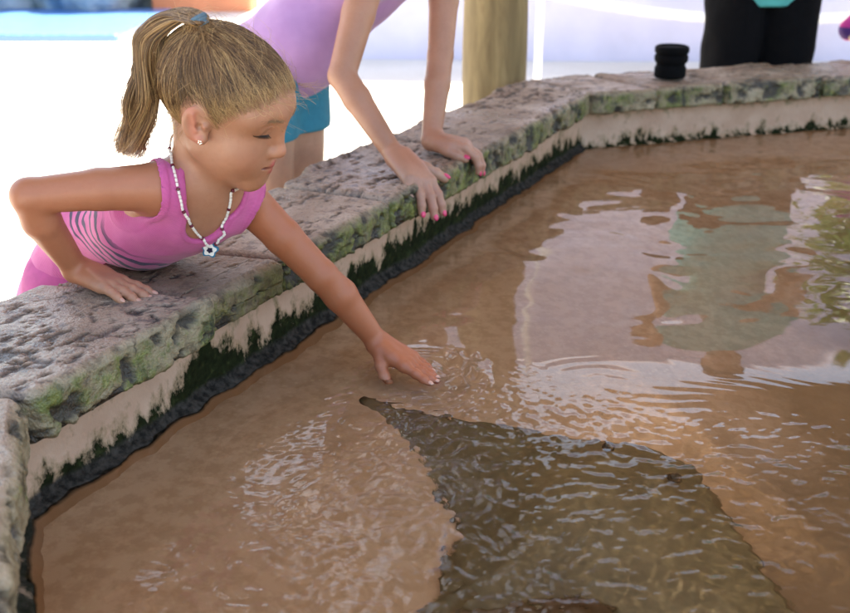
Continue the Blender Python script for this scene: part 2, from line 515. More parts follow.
CW = .27
def coping_profile(h):
    a = []
    for z in np.arange(.095, .165, h): a.append((CW, z, 0, 1, 0))
    for t in np.linspace(0, 1, 4): a.append((CW - .012 * t, .168 + .012 * math.sin(t * 1.57), .5, .7, 0))
    for n in np.arange(CW - .016, .016, -h): a.append((n, .18, 1, 0, 0))
    for t in np.linspace(0, 1, 5): a.append((.014 * (1 - math.sin(t * 1.57)) , .180 - .014 * (1 - math.cos(t * 1.57)), 1 - t, -t, t))
    for z in np.arange(.163, .118, -h * .8): a.append((.0, z, 0, -1, 1))
    for t in np.linspace(0, 1, 3): a.append((.001 + .006 * t, .116 - .004 * t, -t, -.7 + .3 * t, 1))
    for n in (.012, .03, .12, CW - .02): a.append((n, .1105, -1, 0, .0))
    return np.array(a)
def slab(k, d0, d1, h, hs, dz, dn, mossy, tint=.1):
    """one coping stone from d0 to d1 metres measured along the water line from the side's start"""
    L = 2 * APO * T8
    pr = coping_profile(h)
    s0, s1 = d0 / L * 2 - 1, d1 / L * 2 - 1
    m = max(int((d1 - d0) / hs), 4)
    ss = np.linspace(s0, s1, m)
    dd = np.minimum(ss - s0, s1 - ss) * L / 2
    endr = np.clip(dd / .016, 0, 1); endr = np.sqrt(1 - (1 - endr) ** 2)
    S = ss[:, None] + 0 * pr[None, :, 0]
    nr, tg = side(k)
    N = pr[None, :, 0] + 0 * S; Z = pr[None, :, 1] + 0 * S
    p0 = sweep(k, S, N, Z)
    X, Y = p0[..., 0], p0[..., 1]
    # along / across coordinates for stretched pitting
    U = X * tg[0] + Y * tg[1]; W = X * nr[0] + Y * nr[1]
    nz, nn, fr = pr[None, :, 2], pr[None, :, 3], pr[None, :, 4]
    big = fbm(X * 7, Y * 7, Z * 7, 2)
    pitf = smooth01((fbm(U * 26, W * 62, Z * 25 + k, 4, .6) + .35 * fbm(U * 5, W * 5, k, 2) - .52) / .09)
    crk = smooth01((.030 - np.abs(fbm(U * 5 + 4, W * 9, Z * 5 + 3 * k, 4, .6))) / .015) * smooth01((fbm(U * 3, W * 3, 5, 2) - .1) / .3)
    fine = fbm(U * 110, W * 110, Z * 110, 2, .7)
    carve = fbm(U * 30, W * 20, Z * 36 + 2 * k, 4)
    carv2 = fbm(U * 11, W * 11, Z * 13 + k, 2)
    top = np.clip(nz, 0, 1)
    d = top * (.0016 * big - .0034 * pitf - .004 * crk + .0007 * fine)
    d = d + fr * (.0065 * carv2 - .0095 * smooth01((carve - .05) / .5) + .0018 * fine + .004)
    d = d + (np.abs(nn) * (1 - fr)) * (.02 * fbm(X * 6, Y * 6, Z * 6, 3) + .003 * fine)
    d = np.clip(d, -.03, .022)
    low = (pr[None, :, 2] < -.5)
    d = np.where(low, 0, d) - (1 - endr[:, None]) * .010 * (~low)
    ln = np.sqrt(nz ** 2 + nn ** 2) + 1e-9
    N2 = N + d * nn / ln + dn * (N < .05); Z2 = Z + d * nz / ln + dz * (Z > .14)
    P = sweep(k, S, N2, Z2)
    nj = len(pr)
    idx = np.arange(m * nj).reshape(m, nj)
    j2 = np.roll(np.arange(nj), -1)
    f = np.stack([idx[:-1, :], idx[:-1, j2], idx[1:, j2], idx[1:, :]], -1).reshape(-1, 4)
    P = P.reshape(-1, 3)
    # end caps
    me = mesh_np('coping', P, f)
    bm = bmesh.new(); bm.from_mesh(me); bm.verts.ensure_lookup_table()
    for r in (0, m - 1): 
        try: bm.faces.new([bm.verts[int(i)] for i in idx[r]])
        except Exception: pass
    bmesh.ops.recalc_face_normals(bm, faces=bm.faces)
    bm.to_mesh(me); bm.free()
    vcol(me, 'tint', np.full(S.shape, tint))
    vcol(me, 'front', np.broadcast_to(np.clip(fr + (np.abs(nn) * (1 - fr)) * .4, 0, 1), S.shape))
    vcol(me, 'pit', np.clip(top * np.maximum(pitf * .85, crk) + fr * smooth01((carve - .06) / .34) * .95, 0, 1))
    vcol(me, 'moss', np.clip(mossy(U - U[0, 0], S) * fr, 0, 1))
    return link('coping_slab', me, coping_m, wall)
L8 = 2 * APO * T8
# long wall, measured from corner A (near the camera) : side 1 runs B->A or A->B depending on tangent, so measure from both
nr1, tg1 = side(1)
A2 = V(-.488, 1.077)
startA = np.linalg.norm((OC + nr1 * APO - tg1 * L8 / 2) - A2) < .3
def rng(k, a, b): return (a, b) if (k != 1 or startA) else (L8 - b, L8 - a)
for a, b, dz, dn, ms, tn_ in ((.004, .354, .004, -.008, .5, .0), (.366, .56, -.005, .006, .8, .85), (.566, .93, -.003, .004, .8, .25), (.938, 1.36, .001, .002, .9, .1), (1.366, 1.80, .004, -.003, .75, .35), (1.806, 2.186, .0, .004, .55, .15)):
    q = rng(1, a, b)
    slab(1, q[0], q[1], .0042, .0042, dz, dn, lambda U, S, ms=ms: ms + 0 * S, tn_)
for k, hs, cuts, ms in ((0, .0075, (0, .22, .47, .84, 1.22, 1.62, 2.19), .7), (2, .006, (0, .5, 1.05, 1.6, 2.19), .5), (3, .03, (0, 1.1, 2.19), .5), (4, .04, (0, 1.1, 2.19), .5), (5, .04, (0, 1.1, 2.19), .5), (6, .04, (0, 1.1, 2.19), .5), (7, .03, (0, .6, 1.3, 2.19), .5)):
    for i in range(len(cuts) - 1):
        slab(k, cuts[i] + .004, cuts[i + 1] - .004, .006 if hs < .01 else .02, hs, .003 * ((i * 7 + k) % 3 - 1), .003 * ((i * 5 + k) % 3 - 1), lambda U, S, ms=ms, i=i: ms * (.6 + .4 * ((i * 3) % 4) / 3) + 0 * S)
# plaster, inside
VV, FF, AL, LP = [], [], [], []
base = 0
prz = [(.034, z) for z in np.arange(.116, .028, -.004)] + [(.033, .016), (.031, .009), (.027, .006), (.022, .003), (.017, .001), (.013, -.004), (.006, -.012), (-.004, -.05), (.0, -.15), (.0, -.45)]
prz = np.array(prz)
for k in range(8):
    hs = {1: .005, 0: .01, 2: .01}.get(k, .08)
    m = int(L8 / hs); ss = np.linspace(-1, 1, m)
    S = ss[:, None] + 0 * prz[None, :, 0]
    N = prz[None, :, 0] + 0 * S; Z = prz[None, :, 1] + 0 * S
    P0 = sweep(k, S, N, Z)
    isl = (Z < .03)
    dn = .0022 * fbm(P0[..., 0] * 9, P0[..., 1] * 9, Z * 9, 3) + np.where(isl, .007 * fbm(P0[..., 0] * 22, P0[..., 1] * 22, Z * 10, 4), 0)
    dn = dn * np.clip((1 - np.abs(S)) * 30, 0, 1)
    dz = np.where(isl & (Z > -.01), .0035 * fbm(P0[..., 0] * 30, P0[..., 1] * 30, 2, 4), 0)
    P = sweep(k, S, N + dn, Z + dz)
    nj = len(prz); idx = np.arange(m * nj).reshape(m, nj) + base
    VV.append(P.reshape(-1, 3)); FF.append(np.stack([idx[:-1, :-1], idx[:-1, 1:], idx[1:, 1:], idx[1:, :-1]], -1).reshape(-1, 4))
    dA = (ss + 1) / 2 * L8 if (k != 1 or startA) else (1 - ss) / 2 * L8
    if k == 1:   # algae height along the wall, from the near corner to the far bend
        a = np.interp(dA, [0, .15, .3, .37, .5, .8, 1.1, 1.4, 1.8, 2.1, 2.2], [.018, .026, .028, .075, .040, .052, .060, .046, .044, .038, .015])
    elif k == 0: a = .006 + 0 * dA
    else: a = .03 + 0 * dA
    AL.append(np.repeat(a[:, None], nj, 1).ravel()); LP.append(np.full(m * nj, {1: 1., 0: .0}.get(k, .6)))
    base += m * nj
me = mesh_np('plaster', np.concatenate(VV), np.concatenate(FF))
vcol(me, 'algae', np.concatenate(AL)); vcol(me, 'lip', np.concatenate(LP))
recalc(me); link('plaster_face', me, plaster_m, wall)
mb = MB()
for k in range(8):
    q = [tuple(sweep(k, np.array(s), np.array(n), np.array(z))) for n, z in ((CW - .03, .112), (CW - .03, GZ - .05), (.1, GZ - .05), (.1, .112)) for s in (-1., 1.)]
    mb.add(q, [(0, 1, 3, 2), (2, 3, 5, 4)])
mb.build('outer_face', stone_m, wall, False)

# ================================================================== pool floor, water
def in_octo(x, y):
    d = np.full(np.broadcast(x, y).shape, -9.)
    for k in range(8):
        nr, _ = side(k); d = np.maximum(d, (x - OC[0]) * nr[0] + (y - OC[1]) * nr[1])
    return d
def sheet(xs, ys, zf, lim):
    X, Y = np.meshgrid(xs, ys, indexing='ij')
    D = in_octo(X, Y)
    idx = np.full(X.shape, -1); keep = D < lim
    q = keep[:-1, :-1] & keep[1:, :-1] & keep[1:, 1:] & keep[:-1, 1:]
    use = np.zeros_like(keep); 
    for a in (0, 1):
        for b in (0, 1): use[a:use.shape[0] - 1 + a, b:use.shape[1] - 1 + b] |= q
    idx[use] = np.arange(use.sum())
    I, J = np.nonzero(q)
    f = np.stack([idx[I, J], idx[I + 1, J], idx[I + 1, J + 1], idx[I, J + 1]], 1)
    return np.stack([X[use], Y[use], zf(X[use], Y[use], D[use])], 1), f
fm = Mat('sandy pool floor'); p = fm.pos()
c = fm.ramp(fm.noise(p, 2.2, 5), [(.3, (.52, .345, .235)), (.7, (.65, .465, .335))])
c = fm.mix(fm.ramp(fm.noise(p, 34, 5, .65), [(.42, .55), (.56, 0)]), c, (.42, .265, .16))
c = fm.mix(fm.ramp(fm.voro(p, 60), [(.12, .5), (.28, 0)]), c, (.62, .46, .32))
depth_shade = fm.math('MULTIPLY_ADD', fm.math('SUBTRACT', fm.noise(p, 3.2, 6, .6), .5), 1.1, fm.attr('deep'))
c = fm.mix(fm.ramp(depth_shade, [(.35, 0), (.75, .88)]), c, (.18, .115, .062))  # floor colour darkened with depth in place of absorption by the water
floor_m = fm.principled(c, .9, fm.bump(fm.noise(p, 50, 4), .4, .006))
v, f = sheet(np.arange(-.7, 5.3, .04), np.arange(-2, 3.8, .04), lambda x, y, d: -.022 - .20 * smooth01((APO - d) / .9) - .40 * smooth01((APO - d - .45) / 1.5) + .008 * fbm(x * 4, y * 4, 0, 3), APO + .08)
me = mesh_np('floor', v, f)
vcol(me, 'deep', np.clip((-v[:, 2] - .10) / .24, 0, 1))      # depth mask: light lost in deep water is painted into the floor colour
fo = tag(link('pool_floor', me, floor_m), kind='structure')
fo.cycles.is_caustics_receiver = True

def ring(x, y, cx, cy, lam, amp, r0, r1, ph=0., ex=1.):
    r = np.sqrt(((x - cx) * ex) ** 2 + (y - cy) ** 2)
    wn = smooth01((r - r0) / (.3 * (r1 - r0) + 1e-6)) * smooth01((r1 - r) / (.6 * (r1 - r0) + 1e-6))
    return amp * wn * np.sin(2 * math.pi * r / lam + ph)
def water_h(x, y, d=None):
    wq = x + .05 * vnoise(x * 5, y * 5, 13); wr_ = y + .05 * vnoise(x * 5, y * 5, 17)
    h = .0012 * fbm(wq * 4.0, wr_ * 6.0, 1, 1)
    far = smooth01((y - 1.55) / .5)
    h = h + far * (.0015 * fbm(wq * 9, wr_ * 12, 4, 2, .35) + .00005 * fbm(x * 30, y * 44, 8, 2))
    # chop in the near left of the pool
    lx = smooth01((.40 - x) / .35) * smooth01((1.54 - y) / .26) * smooth01((d_in(x, y) - .03) / .25)
    pt = smooth01((fbm(x * 5, y * 5, 9, 2) + .45) / .8)
    wx = x + .012 * vnoise(x * 14, y * 14, 3); wy = y + .012 * vnoise(x * 14, y * 14, 7)
    chop = .0024 * fbm(wx * 72, wy * 72, 2, 3, .45) + .0013 * vnoise(wx * 30, wy * 30, 5)
    h = h + lx * (.5 + .5 * pt) * chop
    h = h + ring(x, y, -.02, 1.20, .021, .0004, .12, .42, 1.0) * (.4 + .6 * pt)
    # bow waves in front of the ray, fine net over its back
    wob = .030 * fbm(x * 5, y * 5, 11, 2)
    bx = smooth01((x - .05) / .3)
    h = h + bx * ring(x + wob, y + wob, .34, 1.12, .027, .00005, .20, .60, .3) * (.3 + 1.0 * smooth01(fbm(x * 4, y * 9, 31, 2) + .4))
    h = h + bx * smooth01((1.42 - y) / .25) * (.0010 * fbm(wx * 56, wy * 62, 6, 3, .4) + .0005 * fbm(x * 24, y * 24, 16, 2))
    # disturbance by the reaching hand
    h = h + ring(x, y, -.01, 1.475, .022, .0005, .02, .16, .2)
    g = np.exp(-(((x - .055) / .038) ** 2 + ((y - 1.515) / .065) ** 2) ** 1.5)
    h = h + g * (.0150 * fbm(x * 36, y * 28, 21, 2, .4) + .003)
    return h
def d_in(x, y): return APO - in_octo(x, y)
wm = Mat('pool water')
p = wm.pos()
wp = wm.mix(.35, p, wm.n('TexNoise', Vector=p, Scale=22., Detail=2.).outputs[1], 'ADD')
nb = wm.bump(wm.noise(wp, 95, 2, .5), wm.attr('chop'), .010)
refr = wm.n('BsdfRefraction', IOR=1.33, Roughness=0.0, Normal=nb); refr.inputs['Color'].default_value = (.93, .85, .73, 1)
gl = wm.n('BsdfGlossy', Roughness=0.0, Normal=nb)
gl.inputs['Color'].default_value = (1, 1, 1, 1)
fr = wm.n('Fresnel', IOR=1.33, Normal=nb)
ms = wm.n('MixShader', i0=fr.outputs[0], i1=refr.outputs[0], i2=gl.outputs[0])
wm.t.links.new(ms.outputs[0], wm.out.inputs['Surface'])
xs = arange_pieces((-.7, .7, .0035), (.7, 1.0, .005), (1.0, 2.4, .008), (2.4, 5.4, .06))
ys = arange_pieces((-2.1, .7, .06), (.7, 1.6, .0035), (1.6, 1.75, .005), (1.75, 3.0, .007), (3.0, 3.8, .01))
v, f = sheet(xs, ys, lambda x, y, d: water_h(x, y), APO + .09)
# closed body: skirt and bottom
e = np.concatenate([f[:, [0, 1]], f[:, [1, 2]], f[:, [2, 3]], f[:, [3, 0]]])
key = e[:, 0].astype(np.int64) * 10 ** 7 + e[:, 1]; rev = e[:, 1].astype(np.int64) * 10 ** 7 + e[:, 0]
be = e[~np.isin(key, rev)]
nv = len(v); low = v.copy(); low[:, 2] = -.42
bv = np.unique(be); mp_ = np.full(nv, -1); mp_[bv] = np.arange(len(bv)) + nv
v2 = np.concatenate([v, low[bv], [[OC[0], OC[1], -.42]]])
sk = np.stack([be[:, 1], be[:, 0], mp_[be[:, 0]], mp_[be[:, 1]]], 1)
me = mesh_np('water', v2, np.concatenate([f, sk]))
bm = bmesh.new(); bm.from_mesh(me); bm.verts.ensure_lookup_table()
cen = bm.verts[len(v2) - 1]
for a, b in be: bm.faces.new((bm.verts[int(mp_[b])], bm.verts[int(mp_[a])], cen))
bm.to_mesh(me); bm.free()
cv_ = np.zeros(len(me.vertices)); vx, vy = v[:, 0], v[:, 1]
cm_ = smooth01((.40 - vx) / .4) * smooth01((1.50 - vy) / .3) * smooth01((d_in(vx, vy) - .02) / .3)
cm_ = np.maximum(cm_, .55 * smooth01((1.36 - vy) / .25) * smooth01((vx - .1) / .2))
cv_[:len(v)] = .08 * cm_ * (.45 + .55 * smooth01((fbm(vx * 5, vy * 5, 9, 2) + .45) / .8))
vcol(me, 'chop', cv_)
wo = tag(link('water', me, wm.m), kind='structure')
wo.cycles.is_caustics_caster = True
# ================================================================== stingray
def catmull(P, n):
    P = np.asarray(P, float); out = []
    Q = np.concatenate([[2 * P[0] - P[1]], P, [2 * P[-1] - P[-2]]])
    for i in range(1, len(Q) - 2):
        for t in np.linspace(0, 1, n, endpoint=False):
            a, b, c, d = Q[i - 1], Q[i], Q[i + 1], Q[i + 2]
            out.append(.5 * (2 * b + (c - a) * t + (2 * a - 5 * b + 4 * c - d) * t * t + (3 * b - 3 * c + d - a) * t ** 3))
    out.append(P[-1]); return np.array(out)
ray_m = Mat('mottled olive ray skin'); p = ray_m.obj()
c = ray_m.ramp(ray_m.noise(p, 14, 6, .65), [(.3, (.062, .050, .024)), (.55, (.108, .088, .044)), (.75, (.17, .14, .078))])
c = ray_m.mix(ray_m.ramp(ray_m.noise(p, 60, 4), [(.55, 0), (.7, .4)]), c, (.14, .12, .07))
ray_skin = ray_m.principled(c, .55, ray_m.bump(ray_m.noise(p, 90, 3), .3, .003))
eye_m = simple('dark wet eye', (.01, .01, .008), .15)
RC = V(.200, 1.152, -.105)
ray = empty('stingray', RC)
tag(ray, 'large dark olive stingray gliding under the rippled water with one wing tip towards the hand', 'stingray')
fw = unit(V(.73, .685, 0)); lt = unit(V(-.685, .73, 0))
half = catmull([(.24, 0), (.243, .03), (.222, .075), (.178, .135), (.125, .21), (.066, .29), (.012, .37), (-.012, .425), (-.034, .402), (-.058, .30), (-.085, .19), (-.120, .10), (-.205, .045), (-.245, 0)], 8)
outl = np.concatenate([half, (half * [1, -1])[::-1][1:-1]])
nr_ = 26; m = len(outl); c0 = V(.03, 0)
rho = np.linspace(0, 1, nr_)[1:] ** .9
top, bot = [], []
for r in rho:
    q = c0 + (outl - c0) * r
    f_, l_ = q[:, 0], q[:, 1]
    body = np.exp(-((l_ / .11) ** 2 + ((f_ - .06) / .20) ** 2))
    t = .014 * (1 - r ** 4) + .052 * body * (1 - r ** 3)
    eyeb = sum(.012 * np.exp(-(((f_ - .15) / .024) ** 2 + ((l_ - s) / .018) ** 2)) for s in (-.05, .05))
    wv = .058 * np.clip((l_ - .10) / .32, 0, 1) ** 1.3 - .02 * np.clip((-l_ - .10) / .32, 0, 1) ** 1.5 + .008 * np.sin(f_ * 16 + 1) * np.clip((np.abs(l_) - .1) / .3, 0, 1)
    top.append(np.stack([f_, l_, wv + t + eyeb], 1)); bot.append(np.stack([f_, l_, wv - t * .45], 1))
pts = np.concatenate(top + bot[:-1] + [np.array([[c0[0], 0, .064], [c0[0], 0, -.03]])])
F4 = []; nt_ = (nr_ - 1) * m
for i in range(nr_ - 2):
    for k in range(m):
        k2 = (k + 1) % m
        F4.append((i * m + k, i * m + k2, (i + 1) * m + k2, (i + 1) * m + k))
        a, b = nt_ + i * m, (nt_ + (i + 1) * m if i + 1 < nr_ - 2 else (nr_ - 2) * m)
        F4.append((a + k, b + k, b + k2, a + k2))
tri = [(k, (k + 1) % m, len(pts) - 2) for k in range(m)] + [((k + 1) % m + nt_, k + nt_, len(pts) - 1) for k in range(m)]
me = bpy.data.meshes.new('ray')
wpts = RC + pts[:, :1] * fw + pts[:, 1:2] * lt + pts[:, 2:3] * V(0, 0, 1)
me.from_pydata([tuple(q) for q in wpts], [], F4 + tri); recalc(me)
link('body', me, ray_skin, ray).cycles.is_caustics_receiver = True
mb = MB()
tl = [RC + fw * f_ + V(0, 0, z) + lt * l_ for f_, l_, z in ((-.2, 0, .0), (-.30, .0, -.015), (-.42, .02, .0), (-.62, .07, -.02), (-.85, .15, -.05))]
mb.tube(tl, [.020, .013, .009, .006, .003], 10); mb.build('tail', ray_skin, ray)
for s in (-.065, .065):
    bm = bmesh.new(); bmesh.ops.create_uvsphere(bm, u_segments=12, v_segments=8, radius=.011)
    me = bpy.data.meshes.new('eye'); bm.to_mesh(me); bm.free()
    q = RC + fw * .158 + lt * (s * .9) + V(0, 0, .055); me.transform(Matrix.Translation(q))
    link('eye', me, eye_m, ray)

# ================================================================== things on and around the ledge
bk = simple('black rubber', (.0025, .0025, .003), .8, 60, .3, .2, Specular__IOR__Level=.08)
mb = MB()
prof = [(.046, 0), (.050, .004), (.050, .030), (.047, .034), (.0455, .040), (.047, .046), (.052, .050), (.0535, .062), (.0525, .068), (.049, .071), (.0500, .074), (.0535, .078), (.0545, .090), (.052, .096), (.046, .099), (.040, .0985), (.038, .094)]
mb.lathe((.785, 3.245, .186), prof, 40)
o = mb.build('ribbed_cup', bk)
tag(o, 'small black ribbed cup standing on the far stone ledge', 'cup')
rib = MB()
wh = simple('white painted metal', (.75, .76, .78), .4)
mb = MB(); mb.tube([V(.70, 6.3, GZ), V(.70, 6.3, 2.6)], .022, 12)
tag(mb.build('pole', wh), 'thin pale metal pole rising beside the timber post', 'pole')
bank_m = simple('grey lilac render', (.58, .555, .68), .7, 3, .08, .2, .01)
mb = MB(); N_ = 40; prof = [(0, GZ - .05), (.10, -.1), (.22, .3), (.40, 1.0), (.70, 3.2), (.76, 3.26), (.98, 3.26), (.95, GZ - .05)]
vs_, fs_ = [], []
for i in range(N_):
    t = i / (N_ - 1); x = -1.2 + 10.5 * t; y = 7.35 + .02 * (x - 2) ** 2
    for dy, z in prof: vs_.append((x, y + dy, z))
for i in range(N_ - 1):
    for j in range(len(prof) - 1): fs_.append((i * 8 + j, (i + 1) * 8 + j, (i + 1) * 8 + j + 1, i * 8 + j + 1))
fs_ += [tuple(range(8)), tuple((N_ - 1) * 8 + j for j in reversed(range(8)))]
mb.add(vs_, fs_)
tag(mb.build('sloping_wall', bank_m), 'pale lilac grey sloping wall curving behind the far side of the pool', 'wall')
mb = MB()
cv = []
for t in np.linspace(-1, 1, 40):
    x = 2.35 + 2.0 * t; z = -.085 + .30 * t * t; y = 7.0
    cv.append(V(x, y, z))
mb.tube(cv, .035, 10)
tag(mb.build('hose', wh), 'thick white hose sagging in front of the lilac grey wall', 'hose')
# blue tiled basin, boulders, terracotta wall, far left
tm = Mat('blue glazed tiles'); p = tm.pos()
br = tm.n('TexBrick', Vector=tm.pos((1, 1, 1)), Scale=5.0); br.inputs['Mortar Size'].default_value = .03
br.inputs['Color1'].default_value = (.02, .10, .32, 1); br.inputs['Color2'].default_value = (.035, .15, .40, 1); br.inputs['Mortar'].default_value = (.12, .24, .42, 1)
tile_m = tm.principled(br.outputs[0], .3)
mb = MB(); mb.box((-5.5, 9.3, GZ + .01), (6.0, 1.9, .10)); 
tag(mb.build('tiled_step', tile_m, None, False, .02), 'low step of pale blue tiles in bright sun beyond the girls', 'step')
rk = Mat('pale painted rock'); p = rk.pos()
rock_m = rk.principled(rk.ramp(rk.noise(p, 2.5, 6), [(.35, (.06, .15, .26)), (.5, (.24, .34, .40)), (.7, (.38, .42, .43))]), .8, rk.bump(rk.noise(p, 8, 5), .8, .05))
for i, (x, r, hgt) in enumerate(((-6.1, .85, .9), (-4.55, .80, .75), (-3.35, .62, .85))):
    bm = bmesh.new(); bmesh.ops.create_icosphere(bm, subdivisions=5, radius=1)
    me = bpy.data.meshes.new('rock'); bm.to_mesh(me); bm.free()
    co = np.zeros(len(me.vertices) * 3); me.vertices.foreach_get('co', co); co = co.reshape(-1, 3)
    n = fbm(co[:, 0] * 1.6 + i * 5, co[:, 1] * 1.6, co[:, 2] * 1.6, 4)
    co = co * (1 + .22 * n)[:, None] * V(r, .6, hgt) + V(x, 10.6, GZ + hgt * .55)
    me.vertices.foreach_set('co', co.ravel().astype(np.float32))
    tag(link('boulder', me, rock_m), ('largest pale blue grey boulder at the outer edge of the tiled step', 'pale blue grey boulder in the middle of the row behind the tiled step', 'pale blue grey boulder next to the terracotta wall')[i], 'boulder', 'boulders behind the tiled step')
terra = simple('terracotta render', (.50, .20, .10), .85, 4, .15)
mb = MB(); mb.box((-2.25, 10.7, GZ + .6), (1.0, .5, 1.3)); mb.box((-2.25, 10.7, GZ + 1.28), (1.1, .6, .08))
tag(mb.build('garden_wall', terra, None, False, .02), 'blurred terracotta garden wall in sun far behind the girl with the ponytail', 'wall')
# shrubs to the far right, seen mirrored in the water
leaf = Mat('shrub leaves'); p = leaf.pos()
leaf_m = leaf.principled(leaf.ramp(leaf.noise(p, 9, 4), [(.3, (.08, .16, .03)), (.7, (.16, .26, .06))]), .5)
bark = simple('bark', (.16, .11, .07), .9)
def shrub(c, R, H, n, label, seed):
    rs = np.random.default_rng(seed)
    root = empty('small_tree', (c[0], c[1], GZ)); tag(root, label, 'tree')
    mb = MB()
    cl = []
    for i in range(9):
        a = rs.uniform(0, 6.28); q = V(c[0] + R * .6 * math.cos(a) * rs.uniform(.2, 1), c[1] + R * .6 * math.sin(a) * rs.uniform(.2, 1), GZ + H * rs.uniform(.62, .95)); cl.append(q)
        mb.tube([V(c[0], c[1], GZ), (V(c[0], c[1], GZ) + q) / 2 + rs.normal(0, .05, 3), q], [.03, .02, .008], 6)
    mb.build('trunk', bark, root)
    P, F = [], []
    for i in range(n):
        q = cl[rs.integers(9)] + rs.normal(0, 1, 3) * V(R * .33, R * .33, H * .09)
        d = unit(rs.normal(0, 1, 3)); e = unit(np.cross(d, rs.normal(0, 1, 3))); s = rs.uniform(.05, .10)
        b = len(P); P += [q - d * s, q + e * s * .4, q + d * s, q - e * s * .4]; F.append((b, b + 1, b + 2, b + 3))
    link('crown', mesh_np('leaves', P, F), leaf_m, root, False)
shrub((3.0, 6.35), .62, 2.25, 800, 'small leafy tree with its crown hanging over the paving in front of the sloping wall', 3)
# ================================================================== people
EY = (0., .0140); MU = .004
class Head:
    def __init__(s, c, R, k): s.c = np.asarray(c, float); s.R = np.asarray(R, float); s.k = k   # R columns: right-ear side, forward, up
    def w(s, q): return s.c + s.k * (np.asarray(q, float) @ s.R.T)
    def loc(s, P): return ((np.asarray(P, float) - s.c) @ s.R) / s.k
    def q(s, p):
        d = [p[i] - np.float32(s.c[i]) for i in range(3)]
        return [(d[0] * np.float32(s.R[0, j]) + d[1] * np.float32(s.R[1, j]) + d[2] * np.float32(s.R[2, j])) / np.float32(s.k) for j in range(3)]
    def skull(s, q):
        d = ell(q, (0, -.012, .032), (.070, .087, .076))
        return smin(d, ell(q, (0, .030, .044), (.0615, .0615, .054)), .02)
    def local(s, q):
        S, f, u = q; a = np.abs(S); p = (a, f, u); pe = (a, f - EY[0], u - EY[1]); pm_ = (a, f, u - MU)
        d = s.skull(q)
        d = smin(d, ell(q, (0, .034, -.026), (.0555, .050, .062)), .022)
        d = smin(d, cap(p, (.044, .004, -.042), (.008, .066, -.074), .015, .013), .026)
        d = smin(d, sph(p, (.034, .055, -.022), .0235), .032)          # cheeks
        d = smin(d, ell(q, (0, .0685, -.045), (.024, .0185, .022)), .028)   # muzzle
        d = smin(d, sph(q, (0, .0710, -.0745), .0135), .024)
        d = smin(d, cap(p, (.015, .0785, .0385), (.044, .062, .0390), .0075, .0075), .022)   # brow
        d = smax(d, -sph(pe, (.030, .0972, .013), .0155), .018)       # socket
        d = smin(d, sph(pe, (.0305, .0665, .0155), .0132), .004)      # closed-down upper lid over the eyeball
        lid = cap(pe, (.019, .0785, .0055), (.0425, .0672, .0095), .0020, .0017)
        d = smin(d, lid, .003)
        crease = cap(pe, (.018, .0815, .0185), (.043, .0690, .0185), .0012, .0010)
        d = smax(d, -crease, .003)
        d = smin(d, cap(q, (0, .083, .026), (0, .0958, -.008), .0062, .0072), .014)
        d = smin(d, sph(q, (0, .0965, -.0112), .0076), .009)
        d = smin(d, ell(p, (.0088, .0885, -.0142), (.0052, .0078, .0054)), .008)
        d = smax(d, -ell(p, (.0048, .0925, -.0205), (.0026, .0048, .0030)), .003)
        d = smin(d, cap(pm_, (0, .0912, -.0400), (.0205, .0803, -.0392), .0042, .0024), .006)   # lips
        d = smin(d, cap(pm_, (0, .0892, -.0508), (.0175, .0803, -.0430), .0052, .0028), .006)
        d = smax(d, -cap(pm_, (0, .0985, -.0456), (.0225, .0862, -.0402), .0021, .0012), .0025)
        # ear
        f = (f - .006) / .87; u = (u - .005) / .87; f, u = f * .925 + u * .38, u * .925 - f * .38; a = .071 + (a - .071) / .93; p = (a, f, u)
        e = ell((a - .0735 + (f + .004) * .45, f + .004, u - .004), (0, 0, 0), (.0054, .0190, .0290))
        e = smin(e, sph(p, (.0705, .002, -.0210), .0072), .008)
        bowl = ell((a - .0785 + (f + .002) * .45, f + .0015, u - .0065), (0, 0, 0), (.0052, .0125, .0215))
        e = smax(e, -bowl, .003)
        e = smin(e, cap(p, (.0765, -.0055, .021), (.0745, -.0045, -.006), .0028, .0030), .004)
        e = smin(e, sph(p, (.0690, .0085, .0010), .0052), .005)
        e = smax(e, -sph(p, (.0745, .0015, .0005), .0052), .003)
        return smin(d, e * .87, .005)
    def f(s, p): return s.local(s.q(p)) * s.k
    def box(s):
        m = .15 * s.k; return s.c - m, s.c + m

